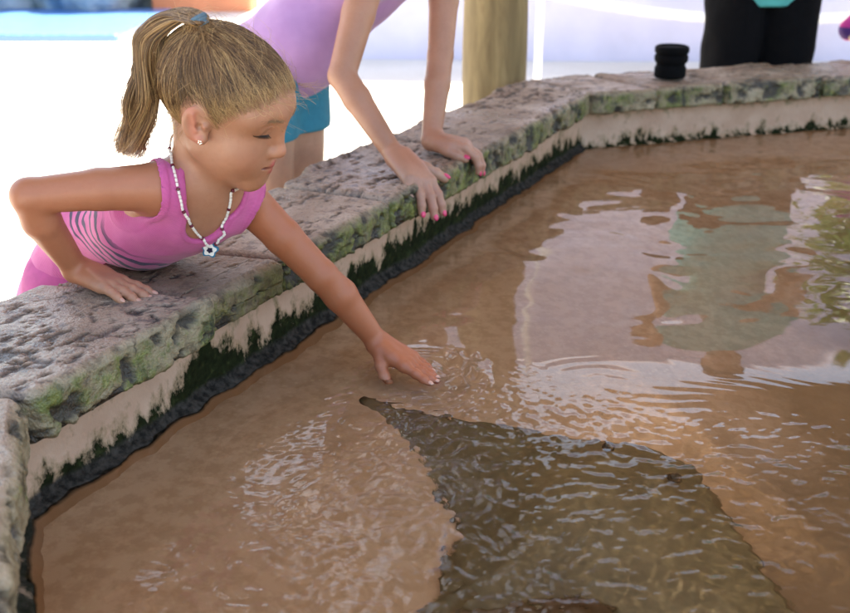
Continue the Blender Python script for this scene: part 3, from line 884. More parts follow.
def hand(w, ex, ez, L, side, curl=(.15, .2, .15), spread=.1, thumb=(.75, .62, -.35), tcurl=.25, per=None, fat=1.0, kn=0.):
    """side +1: thumb lies on +ey.  returns fields list + finger tips (tip, dir, dorsal, radius)"""
    ex, ey, ez = frame(ex, ez)
    ey = ey * side
    w = np.asarray(w, float)
    pal = .53 * L
    kx = (.99, 1.0, .95, .87); oy = (.155, .052, -.052, -.150); fl = (.42, .46, .425, .335); rr = (.052, .053, .050, .045)
    P, Fg, tips = [], [], []
    for i in range(4):
        kpos = w + ex * pal * kx[i] + ey * L * oy[i] + ez * kn
        P.append((w + ey * L * oy[i] * .55 + ex * .02 * L, kpos, .085 * L * fat, .062 * L * fat))
        c = curl if per is None else per[i]
        sp = spread * (1.4, .35, -.55, -1.5)[i]
        d = unit(ex * math.cos(sp) + ey * math.sin(sp)); ax = unit(np.cross(d, ez)) * -1   # curl towards -ez
        a = kpos; r0 = rr[i] * L * fat; seg = []
        dd, nz = d, ez
        for j, (frac, cu) in enumerate(zip((.46, .31, .23), c)):
            dd = rodr(dd, ax, cu); nz = rodr(nz, ax, cu)
            b = a + dd * fl[i] * L * frac
            r1 = r0 * (.93, .90, .80)[j]
            seg.append((a, b, r0, r1)); a, r0 = b, r1
        Fg.append(seg); tips.append((a, dd, nz, r0))
    P.append((w + ey * L * .06 + ex * .03 * L, w + ex * pal * .55 + ey * L * .13, .085 * L * fat, .072 * L * fat))   # thenar side
    t0 = w + ex * pal * .22 + ey * L * .13 - ez * L * .02
    td = unit(ex * thumb[0] + ey * thumb[1] + ez * thumb[2]); a = t0; seg = []; r0 = .078 * L * fat
    for frac, cu, r1 in ((.20, 0, .062), (.15, tcurl, .056), (.12, tcurl, .046)):
        td = unit(td + cu * unit(ex * .9 - ey * .5 - ez * .1)) if cu else td
        b = a + td * frac * L; r1 = r1 * L * fat
        seg.append((a, b, r0, r1)); a, r0 = b, r1
    Fg.append(seg); tips.append((a, td, unit(ez - td * (ez @ td) + ey * .3), r0))
    allp = np.array([q for s in Fg for t in s for q in t[:2]] + [w - .02, w + .02])
    lo, hi = allp.min(0) - .025, allp.max(0) + .025
    def f(p):
        pm = None
        for a, b, ra, rb in P:
            v = cap(p, a, b, ra, rb); pm = v if pm is None else smin(pm, v, .012)
        fm_ = None
        for s in Fg:
            sv = None
            for a, b, ra, rb in s:
                v = cap(p, a, b, ra, rb); sv = v if sv is None else smin(sv, v, .0025)
                jn = sph(p, a, ra * 1.05); sv = smin(sv, jn, .002)
            fm_ = sv if fm_ is None else np.minimum(fm_, sv)
        return smin(pm, fm_, .006)
    return f, lo, hi, tips

def make(fieldspec, prims, cuts=(), off=0., koff=1.):
    F = Field(*fieldspec)
    for t in prims:
        if t[0] == 'cap': F.caps(t[1], t[2], t[3] + off, t[4] + off, t[5])
        elif t[0] == 'ell': F.ell(t[1], [r + off for r in t[2]], t[3], t[4])
        elif t[0] == 'fn': F.add(t[1], t[2], t[3], t[4])
    for f, lo, hi, k in cuts: F.cut(f, lo, hi, k)
    return F.mesh()
def chain(pts, rad, k=.02): return [('cap', pts[i], pts[i + 1], rad[i], rad[i + 1], k if i == 0 else min(k, .007)) for i in range(len(pts) - 1)]
BIG = (V(-50, -50, -50), V(50, 50, 50))

def skin_mat(name, base, red):
    m = Mat(name); p = m.pos()
    n = m.noise(p, 14, 5); n2 = m.noise(p, 130, 3)
    c = m.ramp(n, [(.3, tuple(x * .82 for x in base)), (.7, tuple(min(1, x * 1.13) for x in base))])
    c = m.mix(m.ramp(n2, [(.35, .22), (.5, 0)]), c, tuple(x * y for x, y in zip(base, (.80, .66, .58))))
    c = m.mix(m.attr('flush'), c, red)
    c = m.mix(m.attr('lips'), c, (.40, .085, .075))
    c = m.mix(m.attr('mouth'), c, (.14, .035, .025))
    tan = m.attr('tan')
    c = m.mix(tan, c, tuple(x * y for x, y in zip(base, (.90, .56, .37))))
    bp = m.bump(m.math('ADD', n2, m.math('MULTIPLY', m.noise(p, 420, 2), .5)), .16, .0012)
    return m.principled(c, .46, bp, Subsurface__Weight=.12, Subsurface__Scale=.012)

def add_body(root, vs, fs, mat, head=None, flush=None, tan=None):
    me = mesh_np('body', vs, fs)
    lips = np.zeros(len(vs)); mouth = np.zeros(len(vs)); fl = np.zeros(len(vs)); tn = np.zeros(len(vs))
    if head is not None:
        q = head.loc(vs); a = np.abs(q[:, 0]); p = (a, q[:, 1], q[:, 2] - MU)
        dl = np.minimum(cap(p, (0, .0912, -.0400), (.0205, .0803, -.0392), .0042, .0024), cap(p, (0, .0892, -.0508), (.0175, .0803, -.0430), .0052, .0028))
        mouth = smooth01((.0030 - cap(p, (0, .0985, -.0456), (.0225, .0862, -.0402), 0., 0.)) / .0016) * (q[:, 1] > .06)
        lips = smooth01((.0034 - dl) / .003) * (q[:, 1] > .06) * .95
        fl = .30 * smooth01(1 - sph(p, (.040, .068, -.026), 0) / .034) + .28 * smooth01(1 - sph(p, (0, .100, -.010), 0) / .018)
        fl = fl + .75 * smooth01((.006 - np.abs(a - .077)) / .006) * smooth01((.030 - np.abs(q[:, 2] - .008)) / .008) * smooth01((.024 - np.abs(q[:, 1] - .0)) / .008)
    if flush is not None: fl = np.maximum(fl, flush)
    if tan is not None: tn = tan
    vcol(me, 'lips', lips); vcol(me, 'mouth', mouth); vcol(me, 'flush', np.clip(fl, 0, 1)); vcol(me, 'tan', np.clip(tn, 0, 1))
    return link('body', me, mat, root)

def cloth(root, name, spec, prims, cuts, off, mat, wr=.003, fr=9., flare=None, label=None):
    vs, fs = make(spec, prims, cuts, off)
    vs = relax(vs, fs, 2)
    n = vnormals(vs, fs); trim = np.zeros(len(vs))
    for cf in cuts:
        m_ = np.abs(cf[0]((vs[:, 0], vs[:, 1], vs[:, 2]))); trim = np.maximum(trim, smooth01((.0085 - m_) / .0015) * (.75 + .25 * np.cos(m_ / .0085 * 6.28)))
    r = fbm(vs[:, 0] * fr, vs[:, 1] * fr, vs[:, 2] * fr * .6, 3)
    rd = 1 - np.abs(fbm(vs[:, 0] * fr * .8 + 3, vs[:, 1] * fr * .8, vs[:, 2] * fr * .8, 2)) * 2
    vs = vs + n * (wr * (.6 * r + .6 * rd) * (1 - trim * .7) + .0009 * trim)[:, None]
    me_ = mesh_np(name, vs, fs); vcol(me_, 'trim', trim)
    o = link(name, me_, mat, root)
    if label: o['label'] = label
    return o

# hair as real strands
def hair_mat(name, lo, mid, hi):
    m = Mat(name)
    h = m.n('HairInfo')
    c = m.ramp(h.outputs['Random'], [(.05, lo), (.5, mid), (.95, hi)])
    rt = m.ramp(h.outputs['Intercept'], [(0, .75), (1, 1.1)])
    c = m.mix(1.0, c, rt, 'MULTIPLY')
    return m.principled(c, .42, None, Specular__IOR__Level=.6)
def strands(name, curves, rad, mat, parent, root=1.):
    hc = bpy.data.hair_curves.new(name)
    hc.add_curves([len(c) for c in curves])
    P = np.concatenate(curves).astype(np.float32)
    off = np.zeros(3); q = parent
    while q is not None: off = off + np.array(q.location); q = q.parent
    P = P - off.astype(np.float32)
    hc.attributes['position'].data.foreach_set('vector', P.ravel())
    R = np.concatenate([rad * np.interp(np.linspace(0, 1, len(c)), [0, .3, 1], [root, 1, .5]) for c in curves]).astype(np.float32)
    ra = hc.attributes.get('radius') or hc.attributes.new('radius', 'FLOAT', 'POINT')
    ra.data.foreach_set('value', R)
    hc.materials.append(mat)
    o = bpy.data.objects.new(name, hc); COL.objects.link(o); o.parent = parent
    return o
def project(head, q, off):
    """push local points onto the skull"""
    for _ in range(3):
        d = head.skull((q[..., 0], q[..., 1], q[..., 2])) - off
        g = []
        for i in range(3):
            e = np.zeros(3); e[i] = 1e-4
            qq = q + e; g.append((head.skull((qq[..., 0], qq[..., 1], qq[..., 2])) - off - d) / 1e-4)
        q = q - d[..., None] * np.stack(g, -1)
    return q
def hairline(S, f, u):
    a = np.abs(S)
    h = np.where(f > 0, .004 + .92 * f, .004 + .78 * f)
    h = h + .030 * smooth01((.030 - np.abs(f + .004)) / .012) * smooth01((a - .05) / .01)
    h = h - .012 * smooth01((.012 - np.abs(f - .030)) / .012) * smooth01((a - .04) / .01)
    return u - h
def cap_hair(root, head, mat, off=.004, name='hair_cap', back=0.):
    lo, hi = head.box(); st = .003 * head.k
    F = Field(*[np.arange(a, b, st) for a, b in zip(lo, hi)])
    def f(p):
        q = head.q(p); d = head.skull(q) - off
        return smax(d, -(hairline(*q) - back) * .7, .008) * head.k
    F.add(f, lo, hi, 0)
    vs, fs = F.mesh(); vs = relax(vs, fs, 2)
    return link(name, mesh_np(name, vs, fs), mat, root)
def nail(tip, n, mat, body, s=1.):
    a, d, nz, r = tip
    bm = bmesh.new(); bmesh.ops.create_uvsphere(bm, u_segments=10, v_segments=8, radius=1)
    me = bpy.data.meshes.new('nail'); bm.to_mesh(me); bm.free()
    ex, ey, ez = frame(d, nz)
    M = Matrix(((ex[0] * r * 1.05, ey[0] * r * .78, ez[0] * r * .42, 0), (ex[1] * r * 1.05, ey[1] * r * .78, ez[1] * r * .42, 0), (ex[2] * r * 1.05, ey[2] * r * .78, ez[2] * r * .42, 0), (0, 0, 0, 1)))
    me.transform(Matrix.Translation(a + ex * r * .12 + ez * r * .72) @ M)
    return link('fingernail', me, mat, body)
# ------------------------------------------------------------------ girl with ponytail, leaning over the ledge
SKA = skin_mat('tanned child skin', (.42, .20, .118), (0.477, 0.169, 0.108))
g1 = empty('person', (-.66, 1.70, GZ))
tag(g1, 'small girl with blond ponytail and pink tank top reaching over the ledge into the water', 'person')
HR = [[-0.2935, 0.9007, 0.3205], [-0.9281, -0.1881, -0.3213], [-0.2291, -0.3917, 0.8911]]
H0 = Head((-.2946, 1.4164, .4553), HR, 1.02)          # frame the ponytail was laid out in
HR = np.array([[-.3746, .8482, .3745], [-.9151, -.2733, -.2963], [-.1490, -.4537, .8786]])
H1 = Head((-.2866, 1.4175, .4581), HR, 1.03)
HIP, WAI, CHE, UPC, NEK = V(-.600, 1.662, .122), V(-.548, 1.605, .222), V(-.430, 1.512, .262), V(-.360, 1.466, .305), V(-.327, 1.446, .345)
TS = unit(UPC - HIP); SS = unit(V(.61, .69, -.38)); SS = unit(SS - TS * (SS @ TS)); NN = np.cross(TS, SS)   # NN = back
if NN[2] < 0: NN = -NN
RT = np.array([SS, NN, TS])
RS, LS = V(-.388, 1.402, .348), V(-.274, 1.512, .290)
RE, RW = V(-.552, 1.345, .352), V(-.530, 1.424, .213)
LE, LW = V(-.168, 1.515, .168), V(-.079, 1.540, .036)
torso1 = [('ell', CHE, (.088, .066, .115), RT, .03), ('ell', UPC + NN * -.006, (.082, .052, .062), RT, .04), ('ell', WAI, (.078, .056, .10), RT, .05), ('ell', HIP, (.092, .078, .085), RT, .05)]
neck1 = [('cap', H1.w((0, -.026, -.035)), NEK + NN * .008, .041, .043, .03), ('cap', NEK + NN * .006, RS + (NEK - RS) * .25, .034, .031, .035), ('cap', NEK + NN * .006, LS + (NEK - LS) * .25, .034, .031, .035)]
arms1 = chain([RS, RS + (RE - RS) * .45 + V(0, 0, .003), RE, RE + (RW - RE) * .3 + V(-.003, -.003, 0), RW], [.036, .0295, .0250, .0270, .0180], .020) + \
        chain([LS, LS + (LE - LS) * .45, LE, LE + (LW - LE) * .3 + V(.002, .002, .002), LW], [.033, .0295, .0260, .0275, .0175], .020)
hp = unit(V(.454, .891, 0))
legs1 = []
for s in (-1, 1):
    hj = HIP + hp * .045 * s + V(-.01, .01, -.03)
    legs1 += chain([hj, hj + V(-.045, .025, -.26), hj + V(-.06, .03, -.50)], [.066, .044, .030], .03)
    legs1 += chain([hj + V(-.06, .03, -.515), hj + V(.03, -.015, -.53)], [.030, .022], .02)
hr1 = hand(RW, V(-.430, 1.386, .186) - RW, V(.10, .05, 1), .128, 1, per=((-.03, .12, .10), (-.05, .14, .12), (-.03, .18, .14), (.0, .2, .16)), spread=.10, thumb=(.8, .55, -.15), fat=1.28)
hl1 = hand(LW, V(.020, 1.478, .000) - LW, V(.25, -.1, 1), .128, -1, per=((.02, .08, .06), (.0, .07, .06), (.02, .10, .08), (.04, .14, .1)), spread=.0, thumb=(.66, .55, -.50), fat=1.30)
spec1 = (arange_pieces((-.80, -.44, .0026), (-.44, -.18, .00145), (-.18, .06, .0019)), arange_pieces((1.26, 1.56, .0016), (1.56, 1.82, .004)), arange_pieces((GZ - .03, -.03, .008), (-.03, .33, .0019), (.33, .60, .00145)))
F = Field(*spec1)
for t in torso1 + neck1 + arms1 + legs1:
    if t[0] == 'cap': F.caps(*t[1:])
    else: F.ell(*t[1:])
F.add(H1.f, *H1.box(), .022)
for h in (hr1, hl1): F.add(h[0], h[1], h[2], .010)
vs, fs = F.mesh(); del F
vs = relax(vs, fs, 3)
dw = np.linalg.norm(vs - (LW + V(.05, -.03, -.02)), axis=1)
da = np.minimum(cap(vs.T, LS, LE, 0, 0), cap(vs.T, LE, LW, 0, 0)); dl = cap(vs.T, LW, V(.02, 1.478, 0), 0, 0)
da2 = np.minimum(cap(vs.T, RS, RE, 0, 0), cap(vs.T, RE, RW, 0, 0))
body1 = add_body(g1, vs, fs, SKA, H1, np.clip(.75 - dl / .05, 0, .6), np.maximum(.85 * smooth01((.07 - np.minimum(da, dl)) / .04), .55 * smooth01((.07 - da2) / .04)))
nat = simple('natural fingernail', (.60, .33, .24), .35)
for h in (hr1, hl1):
    for t in h[3]: nail(t, 0, nat, body1)
# tank top
pk = Mat('pink ribbed jersey'); p = pk.pos()
rib = pk.n('TexWave', Vector=pk.pos((1, 1, 1), (0, 0, 0), (0, .6, .5)), Scale=95., Distortion=.3)
c = pk.ramp(pk.noise(p, 20, 4), [(.3, (0.508, 0.081, 0.254)), (.7, (0.616, 0.131, 0.339))])
# dark violet animal print across the front
vv = pk.n('VectorMath', _operation='DOT_PRODUCT', i0=pk.n('NewGeometry').outputs['Position']); vv.inputs[1].default_value = tuple(TS)
hh = vv.outputs['Value']
stripes = pk.n('TexWave', Vector=pk.pos((1, 1, 1), (0, 0, 0), (.3, .2, .9)), Scale=13., Distortion=9., Detail=2.5, Detail__Scale=1.2)
t0 = float(TS @ V(-.43, 1.51, .2))
band = pk.math('MULTIPLY', pk.ramp(pk.math('MULTIPLY_ADD', hh, 4., -4 * t0 + .5), [(.16, 0), (.22, 1), (.60, 1), (.70, 0)]), pk.ramp(stripes.outputs[1], [(.66, 0), (.70, 1)]))
c = pk.mix(band, c, (.026, .008, .06))
c = pk.mix(pk.math('MULTIPLY', pk.attr('trim'), .35), c, (.40, .04, .17))
pink = pk.principled(c, .75, pk.bump(pk.math('ADD', rib.outputs[1], pk.noise(p, 400, 2)), .25, .0012), Sheen__Weight=.15)
tspec = (np.arange(-.84, -.20, .0026), np.arange(1.33, 1.86, .0026), np.arange(-.14, .45, .0026))
nf = -NN
acut = [(lambda p: ell(p, RS + nf * .030 - TS * .036 - SS * .056, (.050, .085, .070), RT), *BIG, .004), (lambda p: ell(p, LS + nf * .028 - TS * .026 + SS * .036, (.050, .085, .068), RT), *BIG, .004)]
ncen = UPC + nf * .030 + TS * .050
ncut = [(lambda p: ell(p, ncen, (.033, .080, .046), RT), *BIG, .004), (lambda p: cap(p, NEK + TS * .015 - NN * .02, NEK + TS * .12 + NN * .02, .050, .06), *BIG, .004)]
tops = torso1 + neck1[1:] + [('ell', HIP - TS * .05 + V(0, 0, -.05), (.104, .090, .085), RT, .04)]
adR, adL = unit(RE - RS), unit(LE - LS)
tops = tops + chain([RS, RS + (RE - RS) * .3], [.034, .0315], .022) + chain([LS, LS + (LE - LS) * .3], [.034, .0315], .022)
acut += [(lambda p: cap(p, RS + adR * .016, RS + adR * .2, .043, .05), *BIG, .004), (lambda p: cap(p, LS + adL * .010, LS + adL * .2, .043, .05), *BIG, .004)]
tank1 = cloth(g1, 'tank_top', tspec, tops, acut + ncut + [(lambda p: p[2] + .03 + 0 * p[0] + 0 * p[1], *BIG, .005)], .0055, pink, .0034, 13)
shs = simple('pink cotton shorts', (.50, .09, .26), .8)
sp = (np.arange(-.82, -.50, .005), np.arange(1.54, 1.84, .005), np.arange(-.22, .20, .005))
shp = [('ell', HIP + V(-.005, .005, -.02), (.096, .082, .085), RT, .04)] + [('cap', HIP + hp * .045 * s + V(-.01, .01, -.03), HIP + hp * .045 * s + V(-.045, .03, -.20), .066, .060, .03) for s in (-1, 1)]
cloth(g1, 'shorts', sp, shp, (), .006, shs, .003, 10)
# hair
HM = hair_mat('dark blond hair', (.045, .020, .007), (.145, .070, .025), (.36, .20, .080))
HM2 = hair_mat('sun bleached hair', (.25, .135, .05), (.44, .26, .105), (.68, .46, .21))
hcm = Mat('scalp hair'); p = hcm.pos()
capm = hcm.principled(hcm.ramp(hcm.noise(p, 60, 4), [(.3, (.09, .047, .020)), (.7, (.19, .105, .045))]), .6, hcm.bump(hcm.noise(p, 200, 3), .4, .002))
cap1 = cap_hair(g1, H1, capm, .0014, 'hair', .016)
TIE = H1.loc(H0.w((0, -.047, .111)))
rs = np.random.default_rng(5)
N = 17000
q = rs.normal(0, 1, (N * 2, 3)); q /= np.linalg.norm(q, axis=1, keepdims=True); q = q * .1 + V(0, 0, .03)
q = project(H1, q, .003)
hv = hairline(q[:, 0], q[:, 1], q[:, 2])
q = q[hv > -.007 + .020 * rs.uniform(0, 1, len(hv)) ** 2]; q = q[np.linalg.norm(q - TIE, axis=1) > .012][:N]
# more along the hairline for a soft edge
ns = 13; tt = np.linspace(0, 1, ns)
lift = rs.uniform(.001, .007, len(q)) + .002 * fbm(q[:, 0] * 30, q[:, 1] * 30, q[:, 2] * 30, 2); cl = rs.normal(0, 1, (len(q), 3)) * .0030
end = TIE + rs.normal(0, 1, (len(q), 3)) * V(.006, .006, .003)
gr = fbm(q[:, 0] * 45, q[:, 1] * 45, q[:, 2] * 45, 2)
C = q[:, None, :] * (1 - tt[None, :, None]) + end[:, None, :] * tt[None, :, None]
C = C + np.sin(tt * math.pi)[None, :, None] * (cl + gr[:, None] * V(.006, .003, 0))[:, None, :]
off = (.0005 + lift[:, None] * np.clip(tt * 2.6, 0, 1) + .002 * np.sin(tt * 9 + q[:, :1] * 300)[..., ] * tt)
Cp = C.copy()
for j in range(ns):
    Cp[:, j] = project(H1, C[:, j], 0) 
    d = Cp[:, j] - V(0, -.012, .034); d /= np.linalg.norm(d, axis=1, keepdims=True)
    Cp[:, j] = Cp[:, j] + d * off[:, j:j + 1]
k_ = np.clip((tt - .82) / .18, 0, 1)[None, :, None]
Cp = Cp * (1 - k_) + k_ * (end + V(0, -.002, .004))[:, None, :]
pick = fbm(q[:, 0] * 60, q[:, 1] * 22, q[:, 2] * 30, 2) + rs.normal(0, .22, len(q))
strands('head_strands', [H1.w(c) for c in Cp[pick < .40]], .00022, HM, cap1, .25)
strands('highlights', [H1.w(c) for c in Cp[pick >= .40]], .00020, HM2, cap1, .25)
# fine short hairs along the hairline, swept back
bq = rs.normal(0, 1, (24000, 3)); bq /= np.linalg.norm(bq, axis=1, keepdims=True); bq = project(H1, bq * .1 + V(0, 0, .03), .001)
hv = hairline(bq[:, 0], bq[:, 1], bq[:, 2]); bq = bq[(hv > -.010) & (hv < .020) & (np.abs(bq[:, 0]) < .0705)][:2600]
baby = []
for b in bq:
    if np.linalg.norm(b - V(.073 * np.sign(b[0]), -.005, .01)) < .026 and b[2] < .035: continue
    d = unit(TIE - b + rs.normal(0, .035, 3)); ln = rs.uniform(.014, .042); t = np.linspace(0, 1, 8)
    c = b + d * ln * t[:, None] + V(0, 0, 0); c = project(H1, c, .001); o_ = unit(b - V(0, -.012, .034))
    baby.append(H1.w(c + o_ * (.0008 + rs.uniform(.0, .004) * t ** 1.5)[:, None]))
strands('hairline_fuzz', baby, .00016, HM2, cap1, .4)
# ponytail
pp = catmull([V(0, -.047, .111), (0, -.064, .1190), (0, -.081, .1125), (.006, -.098, .092), (.014, -.107, .073), (.023, -.105, .047), (.033, -.098, .021), (.038, -.089, -.007), (.038, -.088, -.041), (.032, -.094, -.072), (.024, -.110, -.108)], 5)
pw = np.interp(np.linspace(0, 1, len(pp)), [0, .08, .25, .5, .75, 1], [.009, .022, .023, .020, .017, .010])
NP_ = 4200; cs_ = []
wv = rs.normal(0, 1, (14, 3))
for i in range(NP_):
    a = rs.uniform(0, 6.283); r = math.sqrt(rs.uniform(0, 1)); cut_ = int(len(pp) * rs.uniform(.62, 1.0)) if rs.uniform() < .6 else len(pp)
    lock = int(a / 6.283 * 7) + 7 * (r > .6)
    t = np.linspace(0, 1, len(pp))
    o_ = np.stack([np.cos(a + .8 * t) * r * pw, np.sin(a + .8 * t) * r * pw * .9, np.sin(a) * r * pw * .25], 1)
    wave = (wv[lock] * .0100)[None, :] * np.sin(t * 13 + lock * 1.7)[:, None] * (t ** 1.3)[:, None]
    fz = rs.normal(0, 1, 3) * .0050 * (t ** 2)[:, None]
    c = pp + o_ + wave + fz + V(0, -.02, -.012) * (np.clip(t - .75, 0, 1) * (lock % 3 - .6))[:, None]
    cs_.append(H0.w(c[:max(cut_, 12)]))
strands('ponytail', [c for i, c in enumerate(cs_) if i % 4], .00030, HM, cap1)
strands('ponytail_highlights', [c for i, c in enumerate(cs_) if i % 4 == 0], .00030, HM2, cap1)
# loose wisps: forehead, temple, nape
ws = []
for i in range(150):
    k = (0, 2, 2, 2)[i % 4]
    if k == 0: b = V(rs.uniform(-.045, .05), .06, .09)
    elif k == 1: b = V(rs.uniform(.05, .07), rs.uniform(.022, .036), rs.uniform(.01, .05))
    else: b = V(rs.uniform(.0, .06), rs.uniform(-.1, -.02), rs.uniform(-.05, .0))
    b = project(H1, b[None], .002)[0]
    hv = hairline(*b); b = project(H1, (b + V(0, 0, -hv * .9))[None], .002)[0]
    o_ = unit(b - V(0, -.012, .034)); ln = rs.uniform(.012, .045)
    dr = unit((V(.1, .75, -.05) if k == 0 else V(0, -.2, -.6) if k == 2 else V(.2, .1, -1)) + rs.normal(0, .45, 3) + o_ * .45)
    cu = rs.normal(0, .5, 3)
    t = np.linspace(0, 1, 9)
    ws.append(H1.w(b + o_ * (.004 + .010 * np.sin(t * 2.2))[:, None] * (1.2 if k == 0 else .5) + dr * ln * t[:, None] + cu * ln * (t ** 2)[:, None] * .6))
for i in range(260):    # fly-aways above the crown
    b = project(H1, (unit(rs.normal(0, 1, 3) + V(0, .3, .9)) * .1 + V(0, 0, .03))[None], .006)[0]
    o_ = unit(b - V(0, -.012, .034)); dr = unit(TIE - b + rs.normal(0, .05, 3)); t = np.linspace(0, 1, 9); ln = rs.uniform(.02, .06)
    ws.append(H1.w(b + dr * ln * t[:, None] + o_ * (rs.uniform(.004, .016) * np.sin(t * 2.6))[:, None]))
strands('loose_wisps', ws, .00015, HM2, cap1)
# hair tie, eyebrows, lashes
tie_m = simple('grey blue elastic', (.07, .13, .17), .7)
bm = bmesh.new()
me = bpy.data.meshes.new('tie'); mb = MB()
tdir = unit(V(0, -.018, .012)); e1, e2, e3 = frame(tdir, V(1, 0, 0))
for j in range(3):
    mb.tube([H1.w(TIE + tdir * (.003 + .0042 * j) + (.0108 + .0009 * math.sin(3 * a + j)) * (math.cos(a) * e2 + math.sin(a) * e3)) for a in np.linspace(0, 2 * math.pi, 25)], .0036, 8, False)
mb.build('hair_tie', tie_m, cap1)
LM = hair_mat('dark lashes', (.012, .008, .006), (.02, .013, .01), (.03, .02, .015))
BM_ = hair_mat('brow hair', (.22, .115, .055), (.30, .165, .08), (.40, .23, .12))
def brow_lash(head, root, n1=40, n2=150):
    L, B = [], []
    for sgn in (1, -1):
        for i in range(n1):
            t = i / (n1 - 1); b = V(.0195 + .0225 * t, .0800 - .0122 * t ** 1.4, .0032 + .0042 * t - .0012 * math.sin(t * 3.1))
            b = b + V(.0008, .001 + EY[0], EY[1])
            d = unit(V(.15 + .55 * t, .8 - .3 * t, -.55)); s = np.linspace(0, 1, 6)
            L.append(head.w((b + d * .0066 * s[:, None] + V(0, .0008, .0022) * (s ** 2)[:, None]) * V(sgn, 1, 1)))
        for i in range(n2):
            t = rs.uniform(0, 1); b = V(.011 + .036 * t, .0925 - .019 * t ** 1.5, .0410 + .0055 * math.sin(t * 2.4) + rs.normal(0, .0012))
            d = unit(V(.85, -.28, .25 - .5 * t) + rs.normal(0, .1, 3)); s = np.linspace(0, 1, 5)
            B.append(head.w((b + d * .0068 * s[:, None]) * V(sgn, 1, 1)))
    strands('eyelashes', L, .00026, LM, root); strands('eyebrows', B, .00018, BM_, root)
brow_lash(H1, body1)
# stud earring, necklace
silver = Mat('silver'); silver = silver.principled((.85, .83, .78), .18, None, Metallic=1.)
mb = MB()
for k in range(5):
    a = k * 2 * math.pi / 5
    q = H1.w((.0768, .0160 + .0022 * math.cos(a), -.0120 + .0022 * math.sin(a)))
    mb.lathe(tuple(q), [(.0003, -.0013), (.0012, -.0008), (.0014, 0), (.0012, .0008), (.0003, .0013)], 8)
mb.build('earring', silver, g1)
bead_w = simple('ivory beads', (.80, .76, .68), .35); bead_r = simple('dark red beads', (.13, .015, .03), .2)
# necklace loop: control points round the neck, hanging to the chest
NL = [H1.w((0.0, -.080, -.085)), H1.w((.030, -.070, -.082)), V(-.3685, 1.419, .3962), V(-.3619, 1.3973, .3827), V(-.3561, 1.3829, .3646), V(-.3532, 1.38, .3433), V(-.3488, 1.3873, .3157), V(-.3433, 1.4092, .2841), V(-.3353, 1.4322, .2591), V(-.3273, 1.447, .2459), V(-.3148, 1.4436, .26), V(-.3056, 1.4418, .2765), V(-.2959, 1.4324, .3016), V(-.2881, 1.424, .3257), V(-.2848, 1.4197, .3392), H1.w((-.044, -.010, -.085)), H1.w((-.042, -.040, -.085)), H1.w((-.02, -.078, -.085)), H1.w((0.0, -.080, -.085))]
nc = catmull(NL, 24)
seg = np.linalg.norm(np.diff(nc, axis=0), axis=1); cum = np.concatenate([[0], np.cumsum(seg)])
neckl = empty('necklace', tuple(UPC)); neckl.parent = g1; neckl.location = Vector(UPC) - Vector(g1.location)
from mathutils.bvhtree import BVHTree
def bvh(o):
    off = Vector(); q = o
    while q is not None: off += Vector(q.location); q = q.parent
    return BVHTree.FromPolygons([Vector(v.co) + off for v in o.data.vertices], [tuple(p.vertices) for p in o.data.polygons])
TREES = [bvh(body1), bvh(tank1)]
def push(q, m):
    for _ in range(2):
        for t in TREES:
            co, nn_, i_, d_ = t.find_nearest(Vector(q))
            sd_ = (Vector(q) - co).dot(nn_)
            if sd_ < m: q = np.array(co + nn_ * m)
    ds = [(t.find_nearest(Vector(q)), m) for t in TREES]
    (co, nn_, i_, d_), _m = min(ds, key=lambda e: e[0][3])
    if d_ > .005: q = np.array(co + (Vector(q) - co).normalized() * .004)
    return q
nc = np.array([push(q, .0022) for q in nc])
for _ in range(3): nc[1:-1] = (nc[:-2] + 2 * nc[1:-1] + nc[2:]) / 4
seg = np.linalg.norm(np.diff(nc, axis=0), axis=1); cum = np.concatenate([[0], np.cumsum(seg)])
def at(s): return np.array([np.interp(s, cum, nc[:, i]) for i in range(3)])
s_, i = 0.004, 0
W_ = MB()
while s_ < cum[-1] - .006:
    if i % 6 == 5:
        L_ = .0046; R_ = MB(); R_.tube([at(s_ - L_ * .5), at(s_ - L_ * .3), at(s_), at(s_ + L_ * .3), at(s_ + L_ * .5)], [.0012, .0027, .0031, .0027, .0012], 10); R_.build('red_bead', bead_r, neckl)
    else:
        L_ = .0062; W_.tube([at(s_ - L_ * .46), at(s_ - L_ * .36), at(s_ + L_ * .36), at(s_ + L_ * .46)], [.0012, .0020, .0020, .0012], 8)
    s_ += L_ + .0003; i += 1
W_.build('white_bead_string', bead_w, neckl)
PC = push(V(-.329, 1.444, .238), .004)
blue = simple('blue green enamel', (.02, .16, .26), .25); blk = simple('dark navy enamel', (.015, .015, .04), .25)
DN = unit(V(.10, -.80, -.05)); DX, DY, DN = (lambda f: (f[0], f[1], f[2]))(frame(V(.95, .1, .05), DN))
def disc(c, r, th, lob, mat, name, ang=0):
    v, f = [], []
    n = 40
    for k in range(n):
        a = 2 * math.pi * k / n; rr = r * (1 + (.16 * math.cos(lob * a + ang) if lob else 0))
        for z in (-th, th): v.append(c + DX * rr * math.cos(a) + DY * rr * math.sin(a) + DN * z)
    mb = MB(); mb.add(v, [(2 * k, 2 * ((k + 1) % n), 2 * ((k + 1) % n) + 1, 2 * k + 1) for k in range(n)] + [tuple(2 * k for k in reversed(range(n))), tuple(2 * k + 1 for k in range(n))])
    return mb.build(name, mat, pend, True)
pend = neckl
disc(PC, .0118, .0016, 5, blue, 'pendant_rim'); disc(PC + DN * .0012, .0092, .0014, 5, bead_w, 'pendant_flower'); disc(PC + DN * .0022, .0042, .0014, 5, blk, 'pendant_centre', 3.14)
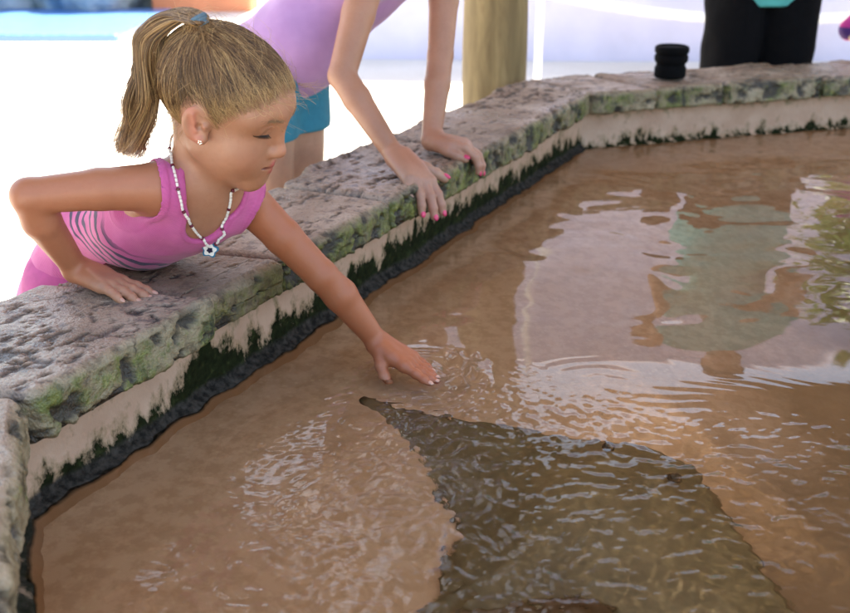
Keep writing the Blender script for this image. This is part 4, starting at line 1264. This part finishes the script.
for s in (-1, 1):
    mb = MB(); q = PC + V(0, -.002, .0135) + DX * .0065 * s
    mb.lathe(tuple(q), [(.0008, -.003), (.0026, -.002), (.0032, 0), (.0026, .002), (.0008, .003)], 12); mb.build('blue_bead', blue, neckl)

# ------------------------------------------------------------------ older girl in a lilac shirt
SKB = skin_mat('fair child skin', (0.403, 0.232, 0.156), (0.471, 0.198, 0.137))
g2 = empty('person', (-.36, 2.42, GZ))
tag(g2, 'girl in lilac shirt and turquoise shorts propping both hands on the stone ledge', 'person')
R2, L2 = V(-.112, 2.335, .612), V(.052, 2.505, .618)
R2e, R2w = V(-.180, 2.190, .372), V(-.064, 2.100, .216)
L2e, L2w = V(.036, 2.385, .385), V(.014, 2.268, .212)
H2c, W2, C2, U2 = V(-.365, 2.425, .345), V(-.268, 2.418, .440), V(-.160, 2.416, .535), V(-.075, 2.418, .600)
T2 = unit(U2 - H2c); S2 = unit(L2 - R2); S2 = unit(S2 - T2 * (S2 @ T2)); N2_ = np.cross(T2, S2); N2_ = N2_ if N2_[2] > 0 else -N2_
RT2 = np.array([S2, N2_, T2])
torso2 = [('ell', C2, (.112, .082, .13), RT2, .04), ('ell', U2, (.115, .070, .075), RT2, .04), ('ell', W2 + N2_ * .012, (.098, .090, .11), RT2, .05), ('ell', H2c + N2_ * .012, (.118, .108, .10), RT2, .05)]
hf = unit(V(.93, .1, -.35)); hu = unit(V(.38, .05, .92))
hs2 = -unit(np.cross(hf, hu)); HR2 = np.array([-S2, np.cross(hu, -S2) * 1.0, hu]).T
fwd2 = unit(V(.85, -.1, -.35)); sd2 = unit(-S2 - fwd2 * (-S2 @ fwd2)); up2 = np.cross(sd2, fwd2); HR2 = np.array([sd2, fwd2, up2]).T
H2 = Head(V(.085, 2.405, .745), HR2, 1.08)
neck2 = [('cap', H2.w((0, -.028, -.04)), U2 + T2 * .02, .046, .050, .03), ('cap', U2 + T2 * .01, R2, .042, .040, .04), ('cap', U2 + T2 * .01, L2, .042, .040, .04)]
arms2 = chain([R2, (R2 + R2e) / 2, R2e, R2e + (R2w - R2e) * .28, R2w], [.042, .0365, .0300, .0305, .0210], .035) + chain([L2, (L2 + L2e) / 2, L2e, L2e + (L2w - L2e) * .35, L2w], [.042, .035, .0300, .0300, .0220], .035)
legs2 = []
for s in (-1, 1):
    hj = H2c + hp * .068 * s + V(.0, .0, -.02)
    legs2 += chain([hj, hj + V(.01, .0, -.36), hj + V(-.02, 0, -.70)], [.092, .058, .040], .03) + chain([hj + V(-.02, 0, -.725), hj + V(.09, -.04, -.745)], [.040, .028], .02)
inw = V(.891, -.454, 0)
hr2 = hand(R2w + inw * .008 + V(0, 0, .002), inw * 1.0 + V(-.26, -.46, -.50), inw * .30 + V(0, 0, 1), .172, 1, per=((.42, .26, .15), (.40, .26, .15), (.42, .26, .15), (.42, .28, .16)), spread=.16, fat=1.3, thumb=(.55, .85, -.10), tcurl=.1)
hl2 = hand(L2w, inw * 1.0 + V(.15, .25, -.12), V(.08, 0, 1), .160, -1, fat=1.25, per=((.55, .55, .35), (.52, .55, .35), (.55, .55, .35), (.6, .6, .4)), spread=.05, thumb=(.85, .35, -.25), tcurl=.3)
F = Field(arange_pieces((-.56, -.24, .005), (-.24, .24, .0026)), arange_pieces((1.98, 2.36, .0026), (2.36, 2.66, .0035)), arange_pieces((GZ - .03, .04, .01), (.04, .46, .0026), (.46, .93, .0034)))
for t in torso2 + neck2 + arms2 + legs2:
    if t[0] == 'cap': F.caps(*t[1:])
    else: F.ell(*t[1:])
F.add(H2.f, *H2.box(), .022)
for h in (hr2, hl2): F.add(h[0], h[1], h[2], .012)
vs, fs = F.mesh(); del F
vs = relax(vs, fs, 2)
dh = np.minimum(cap(vs.T, R2w + inw * .03, hr2[3][1][0], 0, 0), cap(vs.T, L2w + inw * .03, hl2[3][1][0], 0, 0))
body2 = add_body(g2, vs, fs, SKB, H2, np.clip(.65 - dh / .09, 0, .5), .45 * smooth01((.09 - np.minimum(np.minimum(cap(vs.T, R2, R2e, 0, 0), cap(vs.T, R2e, R2w, 0, 0)), np.minimum(cap(vs.T, L2, L2e, 0, 0), cap(vs.T, L2e, L2w, 0, 0)))) / .05))
pol = simple('pink nail polish', (.72, .06, .16), .18)
for h in (hr2, hl2):
    for t in h[3]: nail(t, 0, pol, body2)
li = Mat('lilac jersey'); p = li.pos()
c = li.ramp(li.noise(p, 14, 4), [(.3, (.36, .19, .40)), (.7, (.44, .25, .48))])
c = li.mix(li.math('MULTIPLY', li.attr('trim'), .3), c, (.30, .12, .34))
lilac = li.principled(c, .8, li.bump(li.noise(p, 300, 2), .2, .001), Sheen__Weight=.2)
spec2 = (np.arange(-.54, .16, .0035), np.arange(2.22, 2.64, .0035), np.arange(.20, .75, .0035))
cut2 = [(lambda p: cap(p, U2 + T2 * .055, U2 + T2 * .2, .06, .07), *BIG, .006), (lambda p: p[2] - .0 * p[0] - (.318 - (p[0] + .36) * .55 + 0 * p[1]), *BIG, .006)]
cut2[1] = ((lambda p: (p[0] - H2c[0]) * T2[0] + (p[1] - H2c[1]) * T2[1] + (p[2] - H2c[2]) * T2[2] + .012 + 0 * p[0]), *BIG, .006)
slv = [('cap', R2, R2 + (R2e - R2) * .18, .048, .050, .03), ('cap', L2, L2 + (L2e - L2) * .18, .048, .050, .03)]
cloth(g2, 'shirt', spec2, torso2 + neck2[1:] + slv + [('ell', W2 + nf * 0 - N2_ * .02 - T2 * .03, (.118, .088, .12), RT2, .04)], cut2, .009, lilac, .005, 8)
tq = simple('turquoise cotton shorts', (0.015, 0.205, 0.304), .8, 60, .1, .2)
sp = (np.arange(-.56, -.18, .005), np.arange(2.2, 2.64, .005), np.arange(.10, .50, .005))
shp = [('ell', H2c, (.118, .10, .10), RT2, .04)] + [('cap', H2c + hp * .068 * s + V(0, 0, -.02), H2c + hp * .068 * s + V(.005, 0, -.165), .092, .082, .03) for s in (-1, 1)]
cloth(g2, 'shorts', sp, shp, [(lambda p: p[2] - .196 + 0 * p[0] + 0 * p[1], *BIG, .004)], .008, tq, .004, 9)
hb = simple('brown hair', (.12, .065, .03), .5, 80, .3, .4)
cap_hair(g2, H2, hb, .009, 'hair')

# ------------------------------------------------------------------ standing woman beyond the far ledge
def stand(loc, yaw, k, label, skin, topm, botm, hairm, arms, sleeve, hem, pants_to, seed, voxel=.0065, wide=1.0):
    """figure facing -y before yaw; k scales a 1.62 m adult"""
    root = empty('person', loc); tag(root, label, 'person')
    cs, sn = math.cos(yaw), math.sin(yaw)
    def W(x, y, z): return V(loc[0] + (x * cs - y * sn) * k, loc[1] + (x * sn + y * cs) * k, loc[2] + z * k)
    Rz = np.array([[cs, sn, 0], [-sn, cs, 0], [0, 0, 1.]])
    torso = [('ell', W(0, 0, .90), (.165 * k * wide, .115 * k, .12 * k), Rz, .06 * k), ('ell', W(0, .0, 1.06), (.138 * k * wide, .098 * k, .14 * k), Rz, .06 * k), ('ell', W(0, .005, 1.22), (.150 * k * wide, .105 * k, .13 * k), Rz, .06 * k), ('cap', W(-.13 * wide, 0, 1.31), W(.13 * wide, 0, 1.31), .052 * k, .052 * k, .06 * k)]
    sh = {1: W(-.17 * wide, .0, 1.31), -1: W(.17 * wide, .0, 1.31)}
    hd = Head(W(0, -.03, 1.505), np.array([[-cs, sn, 0], [-sn, -cs, 0], [0, 0, 1.]]).T.T, 1.12 * k) if False else None
    sdv = V(-cs, -sn, 0); fwv = V(sn, -cs, 0)
    tilt = .45; fw_ = unit(fwv * math.cos(tilt) - V(0, 0, 1) * math.sin(tilt)); up_ = np.cross(sdv, fw_)
    hd = Head(W(0, -.045, 1.475), np.array([sdv, fw_, up_]).T, 1.14 * k)
    neck = [('cap', hd.w((0, -.028, -.04)), W(0, .01, 1.32), .052 * k, .058 * k, .04 * k)]
    A, hands = [], []
    for s, (el_, wr_, hx, hz_) in arms.items():
        e, w_ = W(*el_), W(*wr_)
        A += chain([sh[s], (sh[s] + e) / 2, e, e + (w_ - e) * .3, w_], [.050 * k, .044 * k, .037 * k, .037 * k, .027 * k], .03 * k)
        hx = V(hx[0] * cs - hx[1] * sn, hx[0] * sn + hx[1] * cs, hx[2]); hz_ = V(hz_[0] * cs - hz_[1] * sn, hz_[0] * sn + hz_[1] * cs, hz_[2])
        hands.append(hand(w_, hx, hz_, .17 * k, s, curl=(.35, .5, .35), spread=.06, thumb=(.7, .5, -.35)))
    legs, pants = [], []
    for s in (-1, 1):
        hj = W(.088 * s * wide, 0, .86); kn_ = W(.098 * s * wide, -.01, .46); an = W(.095 * s * wide, .02, .07)
        legs += chain([hj, (hj + kn_) / 2, kn_, kn_ + (an - kn_) * .35, an], [.098 * k * wide, .088 * k * wide, .062 * k, .060 * k, .040 * k], .03 * k) + chain([W(.095 * s * wide, .03, .035), W(.11 * s * wide, -.13, .025)], [.040 * k, .030 * k], .03 * k)
        pants += chain([hj, W(.094 * s * wide, -.005, .62), W(.098 * s * wide, -.005, pants_to)], [.098 * k * wide, .089 * k * wide, .074 * k], .010 * k)
    lo, hi = W(0, 0, -.02) - V(.6 * k, .6 * k, 0), W(0, 0, 1.72) + V(.6 * k, .6 * k, 0)
    F = Field(*[np.arange(a, b, voxel) for a, b in zip(lo, hi)])
    for t in torso + neck + A + legs:
        if t[0] == 'cap': F.caps(*t[1:])
        else: F.ell(*t[1:])
    F.add(hd.f, *hd.box(), .03 * k)
    for h in hands: F.add(h[0], h[1], h[2], .01)
    vs, fs = F.mesh(); vs = relax(vs, fs, 2)
    b = add_body(root, vs, fs, skin, hd)
    spec = [np.arange(a, b_, .008 * k) for a, b_ in zip(lo, hi)]
    cloth(root, 'trousers', spec, [torso[0]] + pants, (), .010 * k, botm, .006 * k, 7)
    slv = []
    for s, (el_, wr_, hx, hz_) in arms.items():
        e = W(*el_); slv.append(('cap', sh[s], sh[s] + (e - sh[s]) * sleeve, .060 * k, .058 * k, .04 * k))
    zc = W(0, 0, hem)[2]
    cloth(root, 'shirt', spec, torso + slv + [('ell', W(0, 0, .92), (.178 * k * wide, .130 * k, .20 * k), Rz, .05 * k)],
          [(lambda p: p[2] - zc + 0 * p[0] + 0 * p[1], *BIG, .006), (lambda p: cap(p, W(0, -.02, 1.40), W(0, -.04, 1.55), .07 * k, .07 * k), *BIG, .006)], .013 * k, topm, .006 * k, 7)
    cap_hair(root, hd, hairm, .010, 'hair')
    return root, W
teal = simple('teal knit shirt', (.08, .48, .48), .85, 40, .12, .3, .003)
blackc = simple('black trousers cloth', (.004, .004, .005), .95, 50, .2, .3, .003, Specular__IOR__Level=.1)
SKC = skin_mat('adult skin', (0.418, 0.236, 0.152), (0.471, 0.205, 0.137))
dkh = simple('dark brown hair', (.05, .028, .015), .5, 80, .3, .4)
stand((1.225, 3.775, GZ), 0.05, 1.0, 'standing woman in black trousers and a long teal shirt beyond the far ledge', SKC, teal, blackc, dkh,
      {1: ((-.27, -.06, 1.10), (-.36, -.25, 1.20), (-.55, -.55, .25), (-.3, -.1, 1)), -1: ((.25, -.10, 1.09), (.02, -.30, 1.12), (-.85, -.3, .15), (0, -.3, 1))},
      .45, .775, .12, 2, wide=1.06)
mag = Mat('magenta shirt with violet band'); p = mag.pos(); z_ = mag.sep(p)[2]
wvn = mag.n('TexWave', Vector=mag.pos((1, 1, 1)), _bands_direction='Z', Scale=3.2)
mag_m = mag.principled(mag.ramp(wvn.outputs[1], [(.55, (.55, .03, .25)), (.6, (.07, .02, .16))]), .8)
stand((1.83, 3.90, GZ), .12, .60, 'child in a magenta shirt with a violet band standing at the far right ledge', SKC, mag_m, blackc, hb,
      {1: ((-.42, -.05, 1.12), (-.34, -.28, 1.0), (.1, -.9, -.2), (0, -.2, 1)), -1: ((.28, -.06, 1.05), (.22, -.26, .98), (-.1, -.9, -.2), (0, -.2, 1))},
      .97, .70, .1, 3)
